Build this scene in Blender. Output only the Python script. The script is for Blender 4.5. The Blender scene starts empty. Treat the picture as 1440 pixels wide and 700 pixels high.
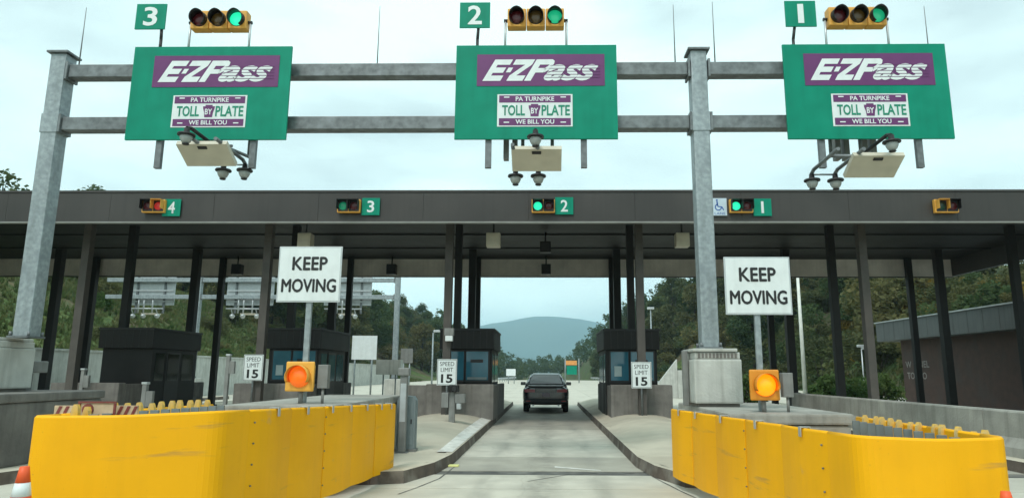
import bpy, bmesh, math, random
from mathutils import Vector, Matrix, noise
random.seed(7)
rad = math.radians
S = bpy.context.scene
COL = S.collection

# ------------------------------------------------------------------ camera
F, PX0, PY0 = 954.0, 752.0, 350.0          # focal length and principal point in photo pixels (1440 x 700)
TH, PSI, RHO = math.atan(174/954), rad(1.0), rad(0.2)
CAM = Vector((0, 0, 1.55))
_fh = Vector((-math.sin(PSI), math.cos(PSI), 0)); _r0 = Vector((math.cos(PSI), math.sin(PSI), 0)); _z = Vector((0, 0, 1))
FW = _fh*math.cos(TH) + _z*math.sin(TH)
_u0 = -_fh*math.sin(TH) + _z*math.cos(TH)
RT = _r0*math.cos(RHO) + _u0*math.sin(RHO)
UP = _u0*math.cos(RHO) - _r0*math.sin(RHO)
cd = bpy.data.cameras.new('camera'); cam = bpy.data.objects.new('camera', cd); COL.objects.link(cam)
cd.sensor_width = 36; cd.sensor_fit = 'HORIZONTAL'; cd.lens = F/1440*36
cd.shift_x = -(PX0-720)/1440; cd.clip_start = 0.05; cd.clip_end = 30000
m3 = Matrix((RT, UP, -FW)).transposed().to_4x4()
cam.matrix_world = Matrix.Translation(CAM) @ m3
S.camera = cam
# ------------------------------------------------------------------ sky, sun, exposure
SUN_EL, SUN_AZ = rad(52), rad(200)         # high soft sun behind the camera, veiled by cloud
w = bpy.data.worlds.new('World'); S.world = w; w.use_nodes = True
nt = w.node_tree; nt.nodes.clear(); N = nt.nodes.new; L = nt.links.new
out = N('ShaderNodeOutputWorld'); bg = N('ShaderNodeBackground'); bg.inputs[1].default_value = 0.1
sky = N('ShaderNodeTexSky'); sky.sky_type = 'NISHITA'; sky.sun_disc = False
sky.sun_elevation = SUN_EL; sky.sun_rotation = SUN_AZ; sky.dust_density = 3; sky.air_density = 1.2
tc = N('ShaderNodeTexCoord'); mp = N('ShaderNodeMapping'); mp.inputs['Scale'].default_value = (1.0, 1.0, 3.2)
n1 = N('ShaderNodeTexNoise'); n1.inputs['Scale'].default_value = 1.9; n1.inputs['Detail'].default_value = 7; n1.inputs['Roughness'].default_value = .52
cr = N('ShaderNodeValToRGB'); e = cr.color_ramp.elements
e[0].position = .36; e[0].color = (5.7, 7.3, 7.4, 1); e[1].position = .60; e[1].color = (9.2, 11.8, 11.4, 1)
mx = N('ShaderNodeMix'); mx.data_type = 'RGBA'; mx.inputs[0].default_value = .9
L(tc.outputs['Generated'], mp.inputs[0]); L(mp.outputs[0], n1.inputs['Vector']); L(n1.outputs['Fac'], cr.inputs[0])
L(sky.outputs[0], mx.inputs[6]); L(cr.outputs[0], mx.inputs[7]); L(mx.outputs[2], bg.inputs[0]); L(bg.outputs[0], out.inputs[0])
sl = bpy.data.lights.new('sun', 'SUN'); sl.energy = 1.5; sl.angle = rad(14); sl.color = (1, .97, .92)
so = bpy.data.objects.new('sun', sl); COL.objects.link(so)
sd = Vector((math.sin(SUN_AZ)*math.cos(SUN_EL), math.cos(SUN_AZ)*math.cos(SUN_EL), math.sin(SUN_EL)))
so.rotation_euler = sd.to_track_quat('Z', 'Y').to_euler()
S.view_settings.view_transform = 'Standard'; S.view_settings.look = 'None'
S.view_settings.gamma = 1; S.view_settings.use_curve_mapping = False; S.view_settings.exposure = 0.34
S.render.engine = 'CYCLES'
S.cycles.use_denoising = True; S.cycles.max_bounces = 6; S.cycles.diffuse_bounces = 3; S.cycles.glossy_bounces = 3
S.cycles.transmission_bounces = 4; S.cycles.volume_bounces = 1; S.cycles.transparent_max_bounces = 6
S.cycles.sample_clamp_indirect = 4

# ------------------------------------------------------------------ pixel -> place
def ray(px, py): return FW + RT*((px-PX0)/F) + UP*((PY0-py)/F)
def atY(px, py, Y): d = ray(px, py); return CAM + d*((Y-CAM.y)/d.y)
def atX(px, py, X): d = ray(px, py); return CAM + d*((X-CAM.x)/d.x)
def atZ(px, py, z): d = ray(px, py); return CAM + d*((z-CAM.z)/d.z)

# ------------------------------------------------------------------ materials
MATS = {}
def M(name, col, rough=.6, metal=0, var=.12, scale=3., bump=.0, col2=None, f2=.0, s2=1.2, streak=0, emit=None, estr=0, spec=.5, bscale=None, alt=None):
    """procedural material: fine tone variation, an optional second colour in irregular patches, vertical run marks, relief"""
    if name in MATS: return MATS[name]
    m = bpy.data.materials.new(name); m.use_nodes = True; t = m.node_tree; n = t.nodes.new; l = t.links.new
    b = t.nodes['Principled BSDF']; b.inputs['Roughness'].default_value = rough; b.inputs['Metallic'].default_value = metal
    b.inputs['Specular IOR Level'].default_value = spec
    tcn = n('ShaderNodeTexCoord'); src = tcn.outputs['Object']
    nz = n('ShaderNodeTexNoise'); nz.inputs['Scale'].default_value = scale; nz.inputs['Detail'].default_value = 6; l(src, nz.inputs['Vector'])
    r = n('ShaderNodeMapRange'); r.inputs[1].default_value = .3; r.inputs[2].default_value = .7
    r.inputs[3].default_value = 1-var; r.inputs[4].default_value = 1+var; l(nz.outputs['Fac'], r.inputs[0])
    mu = n('ShaderNodeVectorMath'); mu.operation = 'SCALE'; mu.inputs[0].default_value = col; l(r.outputs[0], mu.inputs['Scale'])
    cur = mu.outputs[0]
    if col2:
        n2 = n('ShaderNodeTexNoise'); n2.inputs['Scale'].default_value = s2; n2.inputs['Detail'].default_value = 5; l(src, n2.inputs['Vector'])
        r2 = n('ShaderNodeMapRange'); r2.inputs[1].default_value = .5; r2.inputs[2].default_value = .68; r2.inputs[4].default_value = f2; l(n2.outputs['Fac'], r2.inputs[0])
        x = n('ShaderNodeMix'); x.data_type = 'RGBA'; l(r2.outputs[0], x.inputs[0]); l(cur, x.inputs[6]); x.inputs[7].default_value = (*col2, 1); cur = x.outputs[2]
    if streak:
        mpn = n('ShaderNodeMapping'); mpn.inputs['Scale'].default_value = (9, 9, .5); l(src, mpn.inputs[0])
        n3 = n('ShaderNodeTexNoise'); n3.inputs['Scale'].default_value = 1; n3.inputs['Detail'].default_value = 5; l(mpn.outputs[0], n3.inputs['Vector'])
        r3 = n('ShaderNodeMapRange'); r3.inputs[1].default_value = .48; r3.inputs[2].default_value = .72; r3.inputs[4].default_value = streak; l(n3.outputs['Fac'], r3.inputs[0])
        x = n('ShaderNodeMix'); x.data_type = 'RGBA'; l(r3.outputs[0], x.inputs[0]); l(cur, x.inputs[6]); x.inputs[7].default_value = (col[0]*.35, col[1]*.34, col[2]*.32, 1); cur = x.outputs[2]
    l(cur, b.inputs['Base Color'])
    if bump:
        nb = n('ShaderNodeTexNoise'); nb.inputs['Scale'].default_value = bscale or scale*8; nb.inputs['Detail'].default_value = 4; l(src, nb.inputs['Vector'])
        bp = n('ShaderNodeBump'); bp.inputs['Strength'].default_value = bump; bp.inputs['Distance'].default_value = .02
        l(nb.outputs['Fac'], bp.inputs['Height']); l(bp.outputs[0], b.inputs['Normal'])
    rr = n('ShaderNodeMapRange'); rr.inputs[3].default_value = max(0.03, rough-.08); rr.inputs[4].default_value = min(1, rough+.1); l(nz.outputs['Fac'], rr.inputs[0]); l(rr.outputs[0], b.inputs['Roughness'])
    if emit: b.inputs['Emission Color'].default_value = (*emit, 1); b.inputs['Emission Strength'].default_value = estr
    MATS[name] = m; return m
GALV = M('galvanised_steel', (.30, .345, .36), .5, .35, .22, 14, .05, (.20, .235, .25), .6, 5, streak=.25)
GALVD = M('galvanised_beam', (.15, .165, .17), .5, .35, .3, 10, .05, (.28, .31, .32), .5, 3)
ALU = M('aluminium', (.5, .53, .54), .42, .5, .1, 6)
GREEN = M('sign_green', (.0, .23, .145), .5, 0, .10, 2.5, 0, (.01, .27, .18), .4, 1.3, spec=.2, streak=.12)
PURPLE = M('sign_purple', (.125, .022, .125), .45, 0, .1, 4)
WHITE = M('sign_white', (.72, .77, .77), .4, 0, .05, 5, 0, (.6, .64, .63), .4, 2, streak=.1)
BLACK = M('sign_black', (.012, .012, .013), .5, 0, .1, 4)
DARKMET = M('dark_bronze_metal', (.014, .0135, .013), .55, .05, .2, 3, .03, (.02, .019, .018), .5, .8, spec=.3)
LITCOL = M('skylit_column_tone', (.075, .066, .058), .6, .05, .2, 3, .03, (.055, .05, .045), .5, .8)  # lighter column tone for the front row: skylight put into the colour
FASCIA = M('bronze_fascia', (.042, .038, .035), .48, .1, .16, .7, .02, (.056, .051, .047), .55, .35, streak=.2)
TAUPE = M('inner_fascia', (.74, .69, .63), .6, 0, .16, 1.5, .05, (.58, .535, .49), .5, .5, streak=.12)
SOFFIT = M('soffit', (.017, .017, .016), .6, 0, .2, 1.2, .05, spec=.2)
YELLOW = M('cushion_yellow', (.90, .43, .003), .5, 0, .05, 1.4, .05, (.80, .36, .004), .6, .9, bscale=5, streak=.06, spec=.22)
def scuffs(m, lay):
    """add scrapes to a sheet: (stretch, scale, low, high, colour, amount) layers over its base colour"""
    t = m.node_tree; n = t.nodes.new; l = t.links.new; b = t.nodes['Principled BSDF']; src = b.inputs['Base Color'].links[0].from_socket
    tcn = n('ShaderNodeTexCoord')
    for st, sc, lo_, hi_, colr, amt in lay:
        mp_ = n('ShaderNodeMapping'); mp_.inputs['Scale'].default_value = st; l(tcn.outputs['Object'], mp_.inputs[0])
        nz = n('ShaderNodeTexNoise'); nz.inputs['Scale'].default_value = sc; nz.inputs['Detail'].default_value = 6; nz.inputs['Roughness'].default_value = .6; l(mp_.outputs[0], nz.inputs['Vector'])
        r = n('ShaderNodeMapRange'); r.inputs[1].default_value = lo_; r.inputs[2].default_value = hi_; r.inputs[4].default_value = amt; l(nz.outputs['Fac'], r.inputs[0])
        x = n('ShaderNodeMix'); x.data_type = 'RGBA'; l(r.outputs[0], x.inputs[0]); l(src, x.inputs[6]); x.inputs[7].default_value = (*colr, 1); src = x.outputs[2]
    l(src, b.inputs['Base Color'])
scuffs(YELLOW, [((.8, .8, 9), 1.1, .62, .72, (.34, .2, .08), .55), ((1, 1, 1.4), 2.2, .66, .75, (.55, .33, .16), .6), ((6, 6, 6), 6, .70, .76, (.2, .13, .05), .7)])
YELLOWD = M('rib_yellow', (.78, .47, .06), .5, 0, .2, 8, .05, (.45, .38, .24), .8, 6)
SIGY = M('signal_yellow', (.72, .36, .06), .5, 0, .12, 8)
CONC = M('concrete', (.33, .32, .285), .85, 0, .18, 2.5, .35, (.22, .21, .185), .7, .9, streak=.35)
CONCL = M('pale_concrete', (.50, .51, .475), .85, 0, .12, 3, .3, (.36, .36, .33), .6, 1.1, streak=.4)
CONCD = M('stained_concrete', (.17, .16, .145), .85, 0, .25, 3, .35, (.09, .085, .078), .7, 1.4, streak=.4)
ISLE = M('island_concrete', (.5, .455, .36), .9, 0, .12, 1.5, .4, (.38, .345, .275), .8, .6, bscale=30)
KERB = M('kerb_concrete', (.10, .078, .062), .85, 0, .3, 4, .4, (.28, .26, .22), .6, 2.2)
ROAD = M('road_concrete', (.50, .475, .40), .85, 0, .10, 2, .25, (.36, .34, .285), .7, .45, bscale=40)
ROADD = M('road_concrete_dark', (.33, .315, .265), .85, 0, .12, 2, .25, (.23, .22, .19), .7, .6, bscale=40)
def lane_wear(m, xc):
    t = m.node_tree; n = t.nodes.new; l = t.links.new; b = t.nodes['Principled BSDF']; src = b.inputs['Base Color'].links[0].from_socket
    tcn = n('ShaderNodeTexCoord'); sp = n('ShaderNodeSeparateXYZ'); l(tcn.outputs['Object'], sp.inputs[0])
    def band(x0, wd, amt, colr, sc, st):
        nonlocal src
        a = n('ShaderNodeMath'); a.operation = 'SUBTRACT'; a.inputs[1].default_value = x0; l(sp.outputs[0], a.inputs[0])
        a2 = n('ShaderNodeMath'); a2.operation = 'ABSOLUTE'; l(a.outputs[0], a2.inputs[0])
        r = n('ShaderNodeMapRange'); r.interpolation_type = 'SMOOTHSTEP'; r.inputs[1].default_value = 0; r.inputs[2].default_value = wd; r.inputs[3].default_value = amt; r.inputs[4].default_value = 0; l(a2.outputs[0], r.inputs[0])
        mp_ = n('ShaderNodeMapping'); mp_.inputs['Scale'].default_value = st; l(tcn.outputs['Object'], mp_.inputs[0])
        nz = n('ShaderNodeTexNoise'); nz.inputs['Scale'].default_value = sc; nz.inputs['Detail'].default_value = 6; l(mp_.outputs[0], nz.inputs['Vector'])
        q = n('ShaderNodeMapRange'); q.inputs[1].default_value = .38; q.inputs[2].default_value = .62; l(nz.outputs['Fac'], q.inputs[0])
        mu = n('ShaderNodeMath'); mu.operation = 'MULTIPLY'; l(r.outputs[0], mu.inputs[0]); l(q.outputs[0], mu.inputs[1])
        x = n('ShaderNodeMix'); x.data_type = 'RGBA'; l(mu.outputs[0], x.inputs[0]); l(src, x.inputs[6]); x.inputs[7].default_value = (*colr, 1); src = x.outputs[2]
    band(xc, .5, .45, (.2, .19, .16), 1.6, (1.5, .45, 1)); band(xc, .32, .3, (.13, .125, .11), 7, (1, 1, 1))
    band(xc-.82, .3, .5, (.2, .195, .17), 2.2, (1, .2, 1)); band(xc+.82, .3, .5, (.2, .195, .17), 2.2, (1, .2, 1))
    vo = n('ShaderNodeTexVoronoi'); vo.feature = 'DISTANCE_TO_EDGE'; vo.inputs['Scale'].default_value = .3
    nw = n('ShaderNodeTexNoise'); nw.inputs['Scale'].default_value = 1.5; l(tcn.outputs['Object'], nw.inputs['Vector'])
    mixv = n('ShaderNodeMix'); mixv.data_type = 'RGBA'; mixv.inputs[0].default_value = .25; l(tcn.outputs['Object'], mixv.inputs[6]); l(nw.outputs['Color'], mixv.inputs[7]); l(mixv.outputs[2], vo.inputs['Vector'])
    r = n('ShaderNodeMapRange'); r.inputs[1].default_value = 0; r.inputs[2].default_value = .004; r.inputs[3].default_value = .12; r.inputs[4].default_value = 0; l(vo.outputs['Distance'], r.inputs[0])
    x = n('ShaderNodeMix'); x.data_type = 'RGBA'; l(r.outputs[0], x.inputs[0]); l(src, x.inputs[6]); x.inputs[7].default_value = (.07, .065, .055, 1)
    l(x.outputs[2], b.inputs['Base Color'])
LANE2 = []
for nm_, c_, c2_ in (('lane_concrete', (.51, .485, .41), (.42, .395, .33)), ('lane_concrete_dark', (.38, .36, .30), (.29, .275, .235))):
    m_ = M(nm_, c_, .85, 0, .12, 2, .3, c2_, .75, .6, bscale=40); lane_wear(m_, -.05); LANE2.append(m_)
TAR = M('tarred_joint', (.09, .088, .08), .7, 0, .3, 4, .2, (.24, .23, .2), .6, 2)
PAINTW = M('worn_white_paint', (.66, .65, .6), .7, 0, .15, 6, .1, (.4, .38, .33), .6, 5)
CREAM = M('cream_plastic', (.54, .50, .40), .45, 0, .08, 5)
GREYBOX = M('grey_box', (.22, .225, .215), .55, .1, .15, 6, .03, (.15, .15, .145), .6, 3, streak=.3)
GREYBLUE = M('grey_blue_cabinet', (.22, .265, .275), .5, .2, .12, 4, .03, (.15, .18, .19), .6, 2, streak=.3)
GLASSB = M('booth_glass', (.03, .12, .17), .08, 0, .15, 1.5, 0, (.05, .17, .21), .6, .8, spec=.7)
GLASSD = M('car_glass', (.01, .012, .014), .05, 0, .05, 2, spec=.8)
DOME = M('lamp_glass', (.33, .36, .35), .2, 0, .1, 4)
CARP = M('dark_car_paint', (.014, .016, .022), .12, .0, .06, 2, spec=1.0)
CARROOF = M('sky_sheen_and_silver', (.7, .74, .76), .35, .2, .05, 2)  # sky reflection painted pale on roof, pillars and deck; plain silver on handles
RUBBER = M('rubber', (.012, .012, .012), .8, 0, .2, 6)
REDL = M('tail_red', (.4, .015, .015), .2, 0, .1, 4)
PLATEW = M('licence_plate', (.3, .24, .28), .5, 0, .1, 9)
BRICK = M('dark_brick', (.07, .04, .032), .85, 0, .2, 3, .3, (.06, .048, .044), .6, 1)
ROOFG = M('grey_roof_band', (.085, .095, .095), .6, .1, .14, 2, .05, (.09, .1, .1), .5, .8, streak=.3)
ORANGE = M('cone_orange', (.78, .1, .02), .5, 0, .08, 5)
LITGREEN = M('lit_green_lens', (.02, .5, .3), .3, emit=(.02, .9, .45), estr=.75)
DIMGREEN = M('dim_green_lens', (.01, .16, .09), .25, emit=(.01, .45, .2), estr=.16)
OFFRED = M('unlit_red_lens', (.07, .008, .01), .25)
LITRED = M('lit_red_lens', (.4, .02, .02), .3, emit=(.9, .04, .03), estr=.12)
OFFAMB = M('unlit_amber_lens', (.09, .05, .012), .25)
AMBER = M('lit_amber_lens', (.9, .3, .01), .3, emit=(1, .3, .005), estr=.95, var=.08, scale=9)
AMBERD = M('fading_amber_lens', (.75, .14, .015), .3, emit=(1, .17, .01), estr=.45, var=.2, scale=9)
BLUE = M('sign_blue', (.03, .1, .35), .5)
LBLUE = M('sign_pale_blue', (.5, .6, .68), .5)
REDM = M('marker_red', (.2, .045, .04), .5, 0, .2, 12)
SAND = M('marker_tan', (.55, .42, .28), .6, 0, .2, 9)

# ------------------------------------------------------------------ mesh helpers
class MB:
    def __init__(s): s.bm = bmesh.new()
    def box(s, x0, x1, y0, y1, z0, z1, bev=0, mat=None):
        vs = [s.bm.verts.new(p) for p in ((x0,y0,z0),(x1,y0,z0),(x1,y1,z0),(x0,y1,z0),(x0,y0,z1),(x1,y0,z1),(x1,y1,z1),(x0,y1,z1))]
        fs = [s.bm.faces.new([vs[i] for i in q]) for q in ((0,3,2,1),(4,5,6,7),(0,1,5,4),(1,2,6,5),(2,3,7,6),(3,0,4,7))]
        if bev:
            es = {e for f in fs for e in f.edges}
            bmesh.ops.bevel(s.bm, geom=list(es), offset=bev, segments=2, profile=.6, affect='EDGES')
        if mat is not None:
            for v in vs:
                if v.is_valid: v.co = mat @ v.co
        return s
    def cyl(s, p0, p1, r0, r1=None, n=12, cap=True):
        p0, p1 = Vector(p0), Vector(p1); r1 = r0 if r1 is None else r1
        d = (p1-p0).normalized(); a = d.orthogonal().normalized(); b = d.cross(a)
        A = [s.bm.verts.new(p0+(a*math.cos(t)+b*math.sin(t))*r0) for t in [2*math.pi*i/n for i in range(n)]]
        B = [s.bm.verts.new(p1+(a*math.cos(t)+b*math.sin(t))*r1) for t in [2*math.pi*i/n for i in range(n)]]
        for i in range(n): f = s.bm.faces.new((A[i], A[(i+1)%n], B[(i+1)%n], B[i])); f.smooth = True
        if cap: s.bm.faces.new(A[::-1]); s.bm.faces.new(B)
        return s
    def tube(s, pts, r, n=8):
        for a, b in zip(pts, pts[1:]): s.cyl(a, b, r, n=n)
        return s
    def lathe(s, prof, n=16, c=(0,0,0), axis='Z'):
        c = Vector(c); rings = []
        for r, h in prof:
            ring = []
            for i in range(n):
                t = 2*math.pi*i/n
                q = (r*math.cos(t), r*math.sin(t), h) if axis == 'Z' else (r*math.cos(t), h, r*math.sin(t))
                ring.append(s.bm.verts.new(c+Vector(q)))
            rings.append(ring)
        for A, B in zip(rings, rings[1:]):
            for i in range(n): f = s.bm.faces.new((A[i], A[(i+1)%n], B[(i+1)%n], B[i])); f.smooth = True
        s.bm.faces.new(rings[0][::-1]); s.bm.faces.new(rings[-1])
        return s
    def poly(s, pts): s.bm.faces.new([s.bm.verts.new(p) for p in pts]); return s
    def prism(s, pts, ext):
        ext = Vector(ext); A = [s.bm.verts.new(p) for p in pts]; B = [s.bm.verts.new(Vector(p)+ext) for p in pts]; n = len(A)
        s.bm.faces.new(A[::-1]); s.bm.faces.new(B)
        for i in range(n): s.bm.faces.new((A[i], A[(i+1)%n], B[(i+1)%n], B[i]))
        return s
    def build(s, name, mat, parent=None, loc=(0,0,0), rot=(0,0,0), fix=True):
        if fix: bmesh.ops.recalc_face_normals(s.bm, faces=s.bm.faces[:])
        me = bpy.data.meshes.new(name); s.bm.to_mesh(me); s.bm.free(); me.materials.append(mat)
        o = bpy.data.objects.new(name, me); COL.objects.link(o); o.location = loc; o.rotation_euler = rot
        if parent: o.parent = parent
        return o
def tag(o, label, cat, group=None):
    o['label'] = label; o['category'] = cat
    if group: o['group'] = group
    return o
def struct(o, label=None):
    o['kind'] = 'structure'
    if label: o['label'] = label
    return o
def thing(name, label, cat, loc=(0,0,0), rz=0, group=None):
    o = bpy.data.objects.new(name, None); COL.objects.link(o); o.location = loc; o.rotation_euler = (0,0,rz); o.empty_display_size = .1
    return tag(o, label, cat, group)
def copy_tree(o, parent=None):
    c = o.copy(); COL.objects.link(c); c.parent = parent
    for ch in list(o.children): copy_tree(ch, c)
    return c
def B(name, mat, parent, x0, x1, y0, y1, z0, z1, bev=0): return MB().box(x0,x1,y0,y1,z0,z1,bev).build(name, mat, parent)
def txt(s, wd, ht, cx, cz, y, mat, parent, name='lettering', bold=0., shear=0., strike=0.):
    """lettering as a thin sheet facing -Y, fitted to a box wd x ht centred on (cx, cz)"""
    cu = bpy.data.curves.new('t', 'FONT'); cu.body = s; cu.size = 1; cu.offset = bold; cu.shear = shear; cu.resolution_u = 3
    o = bpy.data.objects.new('t', cu); COL.objects.link(o); dg = bpy.context.evaluated_depsgraph_get()
    me = bpy.data.meshes.new_from_object(o.evaluated_get(dg)); bpy.data.objects.remove(o); bpy.data.curves.remove(cu)
    xs = [v.co.x for v in me.vertices]; ys = [v.co.y for v in me.vertices]
    x0, x1, y0, y1 = min(xs), max(xs), min(ys), max(ys)
    for v in me.vertices: v.co = Vector((cx+((v.co.x-x0)/(x1-x0)-.5)*wd, y, cz+((v.co.y-y0)/(y1-y0)-.5)*ht))
    if strike:      # heavier strokes: the same outlines struck three times side by side
        V = [tuple(v.co) for v in me.vertices]; Fc = [tuple(p.vertices) for p in me.polygons]; V2, F2 = [], []
        for k, (dx, dz) in enumerate(((-.5, 0), (.5, 0), (0, .5), (0, -.5))):
            F2 += [tuple(i+len(V2) for i in f) for f in Fc]; V2 += [(x+dx*strike, yy-.0006*k, z+dz*strike) for x, yy, z in V]
        me = bpy.data.meshes.new(name); me.from_pydata(V2, [], F2)
    me.name = name; me.materials.clear(); me.materials.append(mat)
    q = bpy.data.objects.new(name, me); COL.objects.link(q); q.parent = parent
    return q

# lane geometry (metres): island centre lines and lane centres
ISL = [-19.7, -14.1, -8.5, -2.95, 2.8, 9.5, 15.5]
LANE = {4: -11.3, 3: -5.65, 2: -.07, 1: 5.42}
# ================================================================== terrain
def sm(a, b, x): t = min(1, max(0, (x-a)/(b-a))); return t*t*(3-2*t)
def hgt(x, y):
    near = sm(70, 110, y)
    xl = -22.6; h = 0
    far = sm(260, 520, y)
    base = -9*sm(150, 270, y) + 8*sm(330, 520, y)
    if y > 900: base -= 14*sm(900, 1600, y)
    xr = 25 - 11*sm(60, 130, y)
    if base < 0: base *= 1-sm(0, 12, max(xl-x, x-xr))
    d = xl - x
    if d > 0: h += 2.3*sm(0, .5, d)*(1-near) + (9.5+3*sm(120, 300, y))*sm(0, 26, d) + 5*sm(20, 70, d) + 8*sm(70, 200, d)
    d = x - xr
    if d > 0: h += 8.5*sm(0, 10+5*sm(60, 110, y), d) + 6*sm(8, 40, d) + (6+7*sm(150, 400, y))*sm(25, 90, d) + 9*sm(110, 320, y)*sm(2, 28, d) + 6*sm(90, 220, d)
    fade = 1 - sm(700, 1500, y)
    nz = noise.noise((x*.05, y*.05, 1.3))*1.3*sm(0, 12, max(xl-x, x-xr))
    return -.06 + base + (h+nz)*fade*(1-sm(700, 1500, abs(x)))
def axis(segs):
    r = []
    for a, b, st in segs:
        v = a
        while v < b-1e-6: r.append(v); v += st
    r.append(segs[-1][1]); return r
xs = axis([(-9000, -2000, 1400), (-2000, -400, 200), (-400, -120, 28), (-120, -24, 4), (-24, -22, .5), (-22, 10, 8), (10, 60, 2.5), (60, 130, 6), (130, 400, 30), (400, 2000, 200), (2000, 9000, 1400)])
ys = axis([(-60, 20, 8), (20, 140, 3), (140, 300, 8), (300, 620, 16), (620, 1600, 70), (1600, 12000, 1300)])
vs = [(x, y, hgt(x, y)) for y in ys for x in xs]; nx = len(xs)
fs = [(j*nx+i, j*nx+i+1, (j+1)*nx+i+1, (j+1)*nx+i) for j in range(len(ys)-1) for i in range(nx-1)]
GM = bpy.data.materials.new('hillside_grass'); GM.use_nodes = True
t = GM.node_tree; n = t.nodes.new; l = t.links.new; b = t.nodes['Principled BSDF']; b.inputs['Roughness'].default_value = .95; b.inputs['Specular IOR Level'].default_value = .1
tcn = n('ShaderNodeTexCoord'); a1 = n('ShaderNodeTexNoise'); a1.inputs['Scale'].default_value = .11; a1.inputs['Detail'].default_value = 8; a1.inputs['Roughness'].default_value = .65; l(tcn.outputs['Object'], a1.inputs['Vector'])
c1 = n('ShaderNodeValToRGB'); el = c1.color_ramp.elements
el[0].position = .34; el[0].color = (.08, .065, .042, 1); el[1].position = .68; el[1].color = (.075, .125, .04, 1)
for p, c in ((.44, (.13, .11, .065, 1)), (.52, (.065, .105, .036, 1)), (.6, (.11, .14, .05, 1))): q = el.new(p); q.color = c
a2 = n('ShaderNodeTexNoise'); a2.inputs['Scale'].default_value = 2.2; a2.inputs['Detail'].default_value = 6; l(tcn.outputs['Object'], a2.inputs['Vector'])
r2 = n('ShaderNodeMapRange'); r2.inputs[3].default_value = .45; r2.inputs[4].default_value = 1.5; l(a2.outputs['Fac'], r2.inputs[0])
vm = n('ShaderNodeVectorMath'); vm.operation = 'SCALE'; l(a1.outputs['Fac'], c1.inputs[0]); l(c1.outputs[0], vm.inputs[0]); l(r2.outputs[0], vm.inputs['Scale']); l(vm.outputs[0], b.inputs['Base Color'])
bp = n('ShaderNodeBump'); bp.inputs['Strength'].default_value = .8; bp.inputs['Distance'].default_value = .3; l(a2.outputs['Fac'], bp.inputs['Height']); l(bp.outputs[0], b.inputs['Normal'])
me = bpy.data.meshes.new('ground'); me.from_pydata(vs, [], fs); me.materials.append(GM)
for p in me.polygons: p.use_smooth = True
g = bpy.data.objects.new('ground', me); COL.objects.link(g); struct(g)
# the far mountain, 5 km off
MT = M('mountain_forest', (.04, .065, .05), .95, 0, .3, .004, 0, (.05, .06, .035), .6, .002, spec=.05)
mv, mf = [], []; NX, NY = 80, 24
for j in range(NY+1):
    for i in range(NX+1):
        x = -2600 + 5600*i/NX; y = 4300 + 2600*j/NY
        dx = x-10; prof = 448/(1+abs(dx/1150)**2.1) + 10*math.exp(-((x+120)/150)**2) + 60*math.exp(-((x-1700)/600)**2)
        env = math.sin(math.pi*min(1, max(0, (j/NY))))**.9
        z = prof*env + 14*noise.fractal((x*.0022, y*.0022, 4), 1, 2, 5)*env - 20*(1-env)
        mv.append((x, y, z))
for j in range(NY):
    for i in range(NX): q = j*(NX+1)+i; mf.append((q, q+1, q+NX+2, q+NX+1))
me = bpy.data.meshes.new('mountain'); me.from_pydata(mv, [], mf); me.materials.append(MT)
for p in me.polygons: p.use_smooth = True
mo = bpy.data.objects.new('mountain', me); COL.objects.link(mo); struct(mo)

# ================================================================== plaza road: concrete slabs
road = MB().box(-22.4, 24, -20, 150, -.045, -.012).build('road', TAR); struct(road)
def lanes_x():
    return [(-22.4, -14.2), (-14.2, -8.6), (-8.6, -3.05), (-3.05, 2.9), (2.9, 9.6), (9.6, 15.6), (15.6, 24)]
for (xa, xb) in lanes_x():
    yb = [-20, -8, -2, 3.6, 8.0, 9.65, 10.95, 11.35, 13.2, 15.2, 19.5, 24, 30, 36, 44, 54, 66, 80, 97, 118, 150]
    for k, (ya, yb2) in enumerate(zip(yb, yb[1:])):
        strip = 10.9 < ya < 11
        sl_ = MB().box(xa+.006, xb-.006, ya+.012, yb2-.012, -.02, (-.004 if strip else 0.0)).build('slab', TAR if strip else ((LANE2[1] if xa == -3.05 else ROADD) if ya in (11.35, 19.5, 24, 3.6) else (LANE2[0] if xa == -3.05 else ROAD)), road)
# worn white dash on the treadle strip, oil spots
p = MB(); a = atZ(780, 656, .004); bq = atZ(845, 661, .004)
p.poly([(a.x, a.y-.05, .004), (bq.x, bq.y-.02, .004), (bq.x, bq.y+.05, .004), (a.x, a.y+.1, .004)]).build('paint_mark', PAINTW, road)
for pl in (((560, 694), (588, 684), (618, 672), (640, 655)), ((905, 662), (930, 676), (958, 690), (980, 700)), ((840, 664), (790, 668), (742, 676))):
    P3 = [atZ(*q_, .004) for q_ in pl]; mb = MB()
    for a_, b_ in zip(P3, P3[1:]):
        dv = (b_-a_).normalized(); nn_ = Vector((-dv.y, dv.x, 0))*.014
        mb.poly([(a_-nn_), (b_-nn_*.7), (b_+nn_*.7), (a_+nn_)])
    mb.build('sealed_crack', TAR, road)
p = MB(); a = atZ(638, 655, .004); p.box(a.x-.09, a.x+.09, a.y-.07, a.y+.07, .001, .03, .01).build('lane_marker', M('reflector_yellow', (.75, .75, .3), .4), road)

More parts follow.
